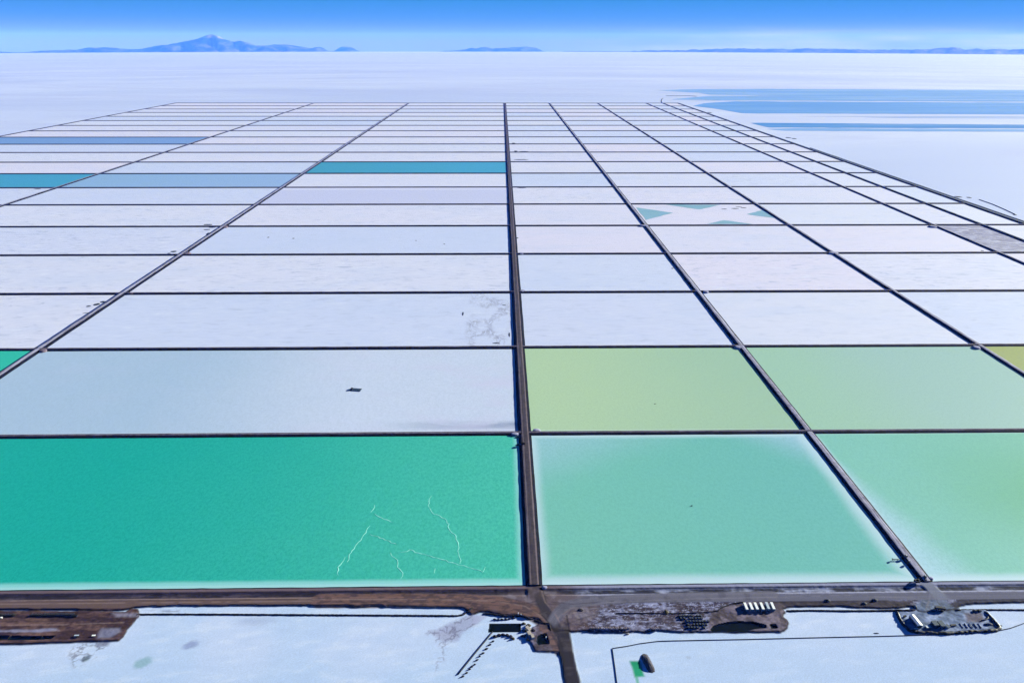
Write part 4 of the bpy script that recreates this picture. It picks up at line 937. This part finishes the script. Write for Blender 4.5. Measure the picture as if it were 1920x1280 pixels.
for k, (x, y) in enumerate([(962, 817), (970, 820), (972, 834)]):
    g = G(x, y, 1.4); b = MB(); b.tube([(0, 0, 1.2), (5, .3, 2.0), (9, .4, 2.2)], .8, 7); b.tube([(0, 1.4, .9), (5, 1.6, 1.8), (9, 1.6, 2.1)], .6, 7)
    o = b.build('outlet_pipe', M_DARKBLUE); o.location = (g.x-3, g.y, 0)
    tag(o, ['upper black outlet pipe from the causeway into the teal pond corner', 'middle black outlet pipe from the causeway into the teal pond corner', 'lowest black outlet pipe from the causeway into the teal pond'][k], 'pipe', 'outlet pipes into the teal pond')
g = G(1297, 948, 1.2); e = empty('small_float', (g.x, g.y, 1.3), .4, 'tiny dark float alone in the middle of the aqua pond', 'float')
b = MB(); b.box((0, 0, 0), (1.8, 1.1, .4)); b.build('base', M_BLACK, e); b = MB(); b.box((0, 0, .4), (.3, .3, .9)); b.build('marker', M_BLACK, e)
g = G(1228, 757, .9); e = empty('small_float', (g.x, g.y, .95), .2, 'tiny dark float alone in the yellow green pond', 'float')
b = MB(); b.box((0, 0, 0), (2.6, 1.0, .4)); b.build('base', M_OLIVE, e); b = MB(); b.box((0, 0, .4), (.3, .3, .6)); b.build('marker', M_BLACK, e)

# ------------------------------------------------------------------ six white cabins in a row
def cabin():
    e = empty('site_cabin', (0, 0, 0), 0, 'x', 'cabin', 'white site cabins in a row')
    Lc, Wc, Hc = 8.6, 2.3, 2.8
    b = MB(); b.box((0, 0, .35), (Wc, Lc, Hc-.35)); wl = b.build('wall', M_SHADEWALL, e)
    b = MB(); b.box((0, 0, Hc+.002), (Wc+.1, Lc+.2, .16)); b.build('roof', M_WHITE, e)
    b = MB(); b.box((-Wc/2-.03, -2.2, .45), (.06, .9, 1.95)); dd = b.build('door', M_WHITE, e)
    b = MB(); b.box((-Wc/2-.1, -1.9, 1.35), (.08, .08, .2)); b.build('handle', M_BLACK, dd)
    for yy in (.4, 2.8):
        b = MB(); b.box((-Wc/2-.03, yy, 1.2), (.06, 1.2, .9)); wn = b.build('window', M_GLASS, e)
        b = MB(); b.box((-Wc/2-.08, yy, 1.12), (.12, 1.35, .07)); b.build('sill', M_WHITE, wn)
    for yy in (-3.2, 3.2):
        b = MB(); b.box((0, yy, 0), (Wc-.3, .35, .34)); b.build('skid', M_BLACK, e)
    return e
cb = cabin()
cl = ['leftmost of the six white roofed cabins on the brown platform', 'second from the left of the six white roofed cabins', 'third from the left of the six white roofed cabins', 'fourth from the left of the six white roofed cabins', 'fifth from the left of the six cabins, duller roof', 'rightmost of the six white roofed cabins, by the platform edge']
tops = [(1396.2, 1129.5, 1401, 1141), (1406, 1129.5, 1411, 1141), (1415.5, 1129.2, 1420.5, 1140.8), (1426.5, 1129.2, 1431.5, 1140.8), (1437, 1129, 1441.5, 1139.5), (1446.5, 1129, 1451.5, 1140.2)]
for k, (x0, y0, x1, y1) in enumerate(tops):
    z0 = zat(*G((x0+x1)/2, (y0+y1)/2, 1.1).xy)
    a = G(x0, y0, z0+2.85); b_ = G(x1, y1, z0+2.85); c = (a+b_)/2
    o = cb if k == 0 else copy_tree(cb); o.location = (c.x, c.y, z0); o.rotation_euler = (0, 0, math.atan2(a.y-b_.y, a.x-b_.x)-math.pi/2); o['label'] = cl[k]
# second-last roof is dull
M_DULL = plain('dull_grey_roof', (0.45, 0.52, 0.62, 1), .6, .3, .05)
fifth = [o for o in bpy.data.objects if o.get('label') == cl[4]][0]
for ch in fifth.children:
    if ch.name.startswith('roof'): ch.data = ch.data.copy(); ch.data.materials[0] = M_DULL; ch['label'] = 'dull grey roof'

# ------------------------------------------------------------------ equipment yard at the right
def zg(px, py): return on(px, py).z
a, b_ = G(1710, 1151.6, zg(1710, 1160)+4.2), G(1725.5, 1170.8, zg(1710, 1160)+4.2); c = (a+b_)/2
e = empty('long_shed', (c.x, c.y, zg(1715, 1165)), math.atan2(a.y-b_.y, a.x-b_.x)-math.pi/2, 'long shed with bright white roof at the left side of the yard', 'shed')
Ls, Ws, Hs = (a-b_).length, 4.6, 3.7
b = MB(); b.box((0, 0, 0), (Ws, Ls, Hs)); b.build('wall', M_DARKBLUE, e)
b = MB(); i = 0
for s_ in (-1, 1): b.poly([(0, -Ls/2-.3, Hs+.75), (0, Ls/2+.3, Hs+.75), (s_*(Ws/2+.35), Ls/2+.3, Hs+.02), (s_*(Ws/2+.35), -Ls/2-.3, Hs+.02)])
for s_ in (-1, 1): b.poly([(0, s_*(Ls/2+.3), Hs+.75), (Ws/2+.35, s_*(Ls/2+.3), Hs+.02), (-Ws/2-.35, s_*(Ls/2+.3), Hs+.02)])
b.build('roof', M_WHITE, e)
b = MB(); b.box((0, -Ls/2-.04, 0), (2.2, .08, 2.6)); b.build('door', M_BLACK, e)
for k in range(3):
    b = MB(); b.box((-Ws/2-.04, -Ls/3+k*Ls/3, 1.6), (.08, 1.4, 1.0)); b.build('window', M_GLASS, e)
def block(px, py, sx_, sy_, h_, rz, m, name, label, cat, lid=None, part='body', group=None):
    g = on(px, py); e = empty(name, g, rz, label, cat, group)
    b = MB(); b.box((0, 0, 0), (sx_, sy_, h_)); b.build(part, m, e)
    b = MB(); b.box((0, 0, h_+.003), (sx_+.12, sy_+.12, .12)); b.build('lid', lid or m, e)
    b = MB()
    for k in range(3): b.box((0, -sy_/2-.03, h_*.2+k*h_*.25), (sx_*.98, .05, h_*.08))
    b.build('rib', M_BLACK, e)
    return e
block(1752, 1172, 4.6, 5.4, 3.2, .1, M_DARKBLUE, 'storage_container', 'left navy container at the lower edge of the yard', 'container', M_DARKBLUE)
block(1764, 1173, 4.6, 6.6, 3.4, .1, M_DARKBLUE, 'storage_container', 'taller navy container right of the other one in the yard', 'container', M_DARKBLUE)
block(1740, 1176, 4.6, 2.6, 1.4, .1, M_DARKBLUE, 'storage_container', 'low blue black container right of the long shed', 'container', M_DULL)
block(1776, 1175, 3.2, 3.6, 1.6, .5, M_DULL, 'material_stack', 'grey stack of material right of the navy containers', 'stack', M_DARKBLUE)
block(1787, 1172, 5.4, 1.6, 1.0, .1, M_BLACK, 'material_stack', 'flat black stack between grey stack and steel bars', 'stack')
block(1696.5, 1155.5, 3.0, 1.2, 1.3, .3, M_BLACK, 'material_stack', 'small black block in place of a shed shadow, left of the long shed', 'stack')  # black block stands in for the cast shadow of a little shed
block(1718, 1178.6, 4.0, 1.0, .5, 0, M_DULL, 'material_stack', 'thin white sheet stack at the lower left corner of the yard', 'stack', M_WHITE)
for k, x in enumerate([1802, 1811, 1820, 1828.5, 1836.5]):
    a_, c_ = on(x-3, 1168.3, .35), on(x+3.5, 1176.8, .35); b = MB(); b.tube([a_, c_], .34, 6); 
    tag(b.build('steel_pipe', M_BLACK, None, True), ['leftmost of five dark pipes laid in parallel in the yard', 'second from left of five parallel dark pipes', 'middle one of five parallel dark pipes', 'fourth from left of five parallel dark pipes', 'rightmost of five parallel dark pipes in the yard'][k], 'pipe', 'parallel dark pipes laid in the yard')
def vehicle(px, py, rz, L_, W_, H_, name, label, cat, body, truck=False):
    g = on(px, py); e = empty(name, g, rz, label, cat)
    wr = .52 if truck else .38
    if truck:
        b = MB(); b.box((0, 0, .55), (L_, W_*.5, .4)); b.build('chassis', M_BLACK, e)
        b = MB(); b.box((L_*.36, 0, .95), (L_*.24, W_, H_*.62), taper=.93); cab = b.build('cab', body, e)
        b = MB(); b.box((L_*.36+L_*.12, 0, 1.7), (.08, W_*.8, .8)); b.build('windscreen', M_GLASS, cab)
        b = MB(); b.box((-L_*.14, 0, .97), (L_*.7, W_, H_*.75)); b.build('cargo_box', body, e); xs_ = (-L_*.36, -L_*.2, L_*.36)
    else:
        b = MB(); b.box((0, 0, .4), (L_, W_, .65), taper=.96); b.build('body', body, e)
        b = MB(); b.box((.1, 0, 1.06), (L_*.42, W_*.9, .65), taper=.8); cab = b.build('cab', body, e)
        b = MB(); b.box((.1+L_*.2, 0, 1.15), (.1, W_*.7, .45)); b.build('windscreen', M_GLASS, cab); xs_ = (-L_*.32, L_*.32)
    for x in xs_:
        for s_ in (-1, 1):
            b = MB(); b.tube([(x, s_*(W_/2-.16), wr), (x, s_*(W_/2+.06), wr)], wr, 12); b.build('wheel', M_TYRE, e)
    return e
vehicle(1762, 1142, -.15, 9.5, 2.6, 2.9, 'parked_truck', 'black truck parked in the yard entrance', 'truck', M_BLACK, True)
vehicle(1828, 1145.5, .1, 5.2, 2.0, 1.7, 'parked_pickup', 'dark pickup by the top edge of the yard, left one', 'pickup', M_BLACK)
vehicle(1835.5, 1145, .1, 4.6, 1.9, 1.6, 'parked_pickup', 'dark pickup by the top edge of the yard, right one', 'pickup', M_BLACK)
pipe([(1840, 1163), (1848, 1161.5), (1853, 1158.5), (1851, 1156)], .55, M_BLACK, 'hose_coil', 'bent black hose at the right side of the yard', .5, 'hose')
mound(1853, 1170, 20, 7, 'black tarpaulin heap in the right corner of the yard', None, 1.5, M_MUDBLUE, near=True, name='tarpaulin_heap', cat='heap')
mound(1860, 1163, 8, 5, 'small black heap above the tarpaulin heap in the yard', None, 1.3, M_MUDBLUE, near=True, name='tarpaulin_heap', cat='heap')
mound(1876, 1172.5, 8, 3.5, 'small dark heap outside the right corner of the yard bund', None, .9, M_MUDBLUE, near=True)
mound(1643, 1186.5, 13, 3, 'dark scatter on the salt above the thin pipe line', None, .5, M_MUDBLUE, near=True)
mound(1716, 1137.5, 7, 10, 'dark post like heap left of the yard entrance road', None, 1.6, M_MUDBLUE, near=True)

# ------------------------------------------------------------------ black crates on the platform
def crate():
    e = empty('black_crate', (0, 0, 0), 0, 'x', 'crate', 'black crates standing in a grid on the platform')
    b = MB(); b.box((0, 0, 0), (1.75, 2.1, 1.3)); b.build('body', M_BLACK, e)
    b = MB(); b.box((0, 0, 1.303), (1.5, 1.85, .1)); b.build('lid', M_CRLID, e)
    return e
M_CRLID = plain('grey_black_lid', (0.035, 0.045, 0.055, 1), .6, .3, .3)
ce = crate(); first = True
ROWN = ['top', 'second', 'third', 'fourth', 'bottom']
rowsC = [(1154.5, 1275, 8, 5.4), (1159.5, 1277, 8, 5.4), (1165, 1289, 8, 5.5), (1171, 1290, 7, 5.6), (1176.5, 1291, 6, 5.8)]
ordw = ['first', 'second', 'third', 'fourth', 'fifth', 'sixth', 'seventh', 'eighth']
for r_i, (yy, xx, n, st) in enumerate(rowsC):
    for k in range(n):
        if RND.random() < .06 and k: continue
        o = ce if first else copy_tree(ce); first = False
        o.location = on(xx+k*st+RND.uniform(-.5, .5), yy+RND.uniform(-.3, .3)); o.rotation_euler = (0, 0, .05+RND.uniform(-.05, .05))
        o['label'] = 'black crate, %s from the left in the %s row of the crate grid' % (ordw[k], ROWN[r_i])
# pale blocks along the platform edge
def blk():
    e = empty('concrete_block', (0, 0, 0), 0, 'x', 'block', 'tan blocks along the platform edge')
    b = MB(); b.box((0, 0, 0), (1.1, 1.3, 1.7), taper=.85); b.build('body', M_TAN, e)
    b = MB(); b.box((0, 0, 1.702), (.3, .5, .12)); b.build('lifting_lug', M_BLACK, e)
    return e
ke = blk(); first = True
xsb = [1108, 1112.5, 1117.5, 1122, 1126.5, 1131, 1136, 1141, 1145.5, 1150, 1154.5, 1159, 1164, 1169, 1174, 1179]
nth = ['first', 'second', 'third', 'fourth', 'fifth', 'sixth', 'seventh', 'eighth', 'ninth', 'tenth', 'eleventh', 'twelfth', 'thirteenth', 'fourteenth', 'fifteenth', 'sixteenth']
for k, x in enumerate(xsb+[1220, 1224.5, 1229, 1233]):
    o = ke if first else copy_tree(ke); first = False
    o.location = on(x, 1178.3-(.6 if k < 3 else 0)+RND.uniform(-.4, .4)); o.rotation_euler = (0, 0, RND.uniform(-.2, .2))
    if k < 16: o['label'] = 'tan upright block, %s from the left in the long row on the platform edge' % nth[k]
    else: o['label'] = 'tan upright block, %s from the left in the short row near the crates' % nth[k-16]; o['group'] = 'tan blocks in the short row near the crates'
for x, y, w_, l_, rz, lb in ((990, 1178.5, 3.6, 5.6, .7, 'upper pale wrapped slab between the spoil heaps'), (992.5, 1187.5, 3.8, 5.2, .4, 'middle pale wrapped slab between the spoil heaps'), (998.5, 1193.5, 3.0, 5.0, .3, 'lower pale wrapped slab at the small yard corner')):
    g = on(x, y); e = empty('wrapped_slab', g, rz, lb, 'slab', 'pale wrapped slabs among the spoil heaps')
    b = MB(); b.box((0, 0, .25), (w_, l_, 1.5), taper=.86); b.build('slab', M_PALE, e)
    b = MB(); b.box((0, -l_*.25, 0), (w_*.9, .4, .24)); b.build('bearer', M_BLACK, e); b = MB(); b.box((0, l_*.25, 0), (w_*.9, .4, .24)); b.build('bearer', M_BLACK, e)
for x, y, m_, lb in ((972, 1151.5, M_WHITE, 'small white post at the road edge above the dark basin'), (977, 1153, M_DULL, 'small grey post at the road edge above the dark basin'), (1024, 1196.5, M_WHITE, 'white marker at the right rim of the square pit')):
    g = on(x, y); e = empty('marker_post', g, 0, lb, 'post'); b = MB(); b.box((0, 0, 0), (.7, .7, 2.0), taper=.8); b.build('post', m_, e); b = MB(); b.box((0, 0, 2.003), (.9, .9, .2)); b.build('cap', m_, e)
# pipe stacks and boards on the left block
def stack(x0, x1, y, n, label):
    a_ = on(x0, y); b_ = on(x1, y); e = empty('pipe_stack', ((a_.x+b_.x)/2, (a_.y+b_.y)/2, a_.z), 0, label, 'pipe stack'); L_ = (b_-a_).length
    me = None
    for k in range(n):
        if me is None:
            b = MB(); b.tube([(0, -1.5, 0), (0, 1.5, 0)], .42, 7); o = b.build('pipe', M_BLACK, e, True); me = o.data
        else:
            o = bpy.data.objects.new('pipe', me); COL.objects.link(o); o.parent = e
        o.location = (-L_/2+L_*k/(n-1), RND.uniform(-.5, .5), .42+(.62 if k % 3 == 1 else 0))
stack(-8, 28, 1153.2, 22, 'stack of short black pipes at the left edge'); stack(58, 84, 1153.2, 14, 'loose low stack of short black pipes in the gap'); stack(82, 138, 1152, 40, 'long stack of short black pipes on the brown block')
block(140, 1154.5, 5, 2.2, 1.1, 0, M_BLACK, 'material_stack', 'black box at the right end of the long pipe stack', 'stack')
block(144, 1191.5, 4, 1.2, .8, 0, M_BLACK, 'material_stack', 'small black box on the brown block, left of the white one', 'stack', M_DULL)
block(142, 1194.3, 3.6, 1.0, .6, 0, M_BLACK, 'material_stack', 'flat black box below the small black box', 'stack')
block(176, 1191.8, 3.0, 1.5, .9, 0, M_BLACK, 'material_stack', 'small box with white top at the right of the brown block', 'stack', M_WHITE)
block(3, 1158.5, 1.6, 1.2, 1.2, 0, M_PALE, 'material_stack', 'small white box at the left edge of the brown block', 'stack', M_WHITE)
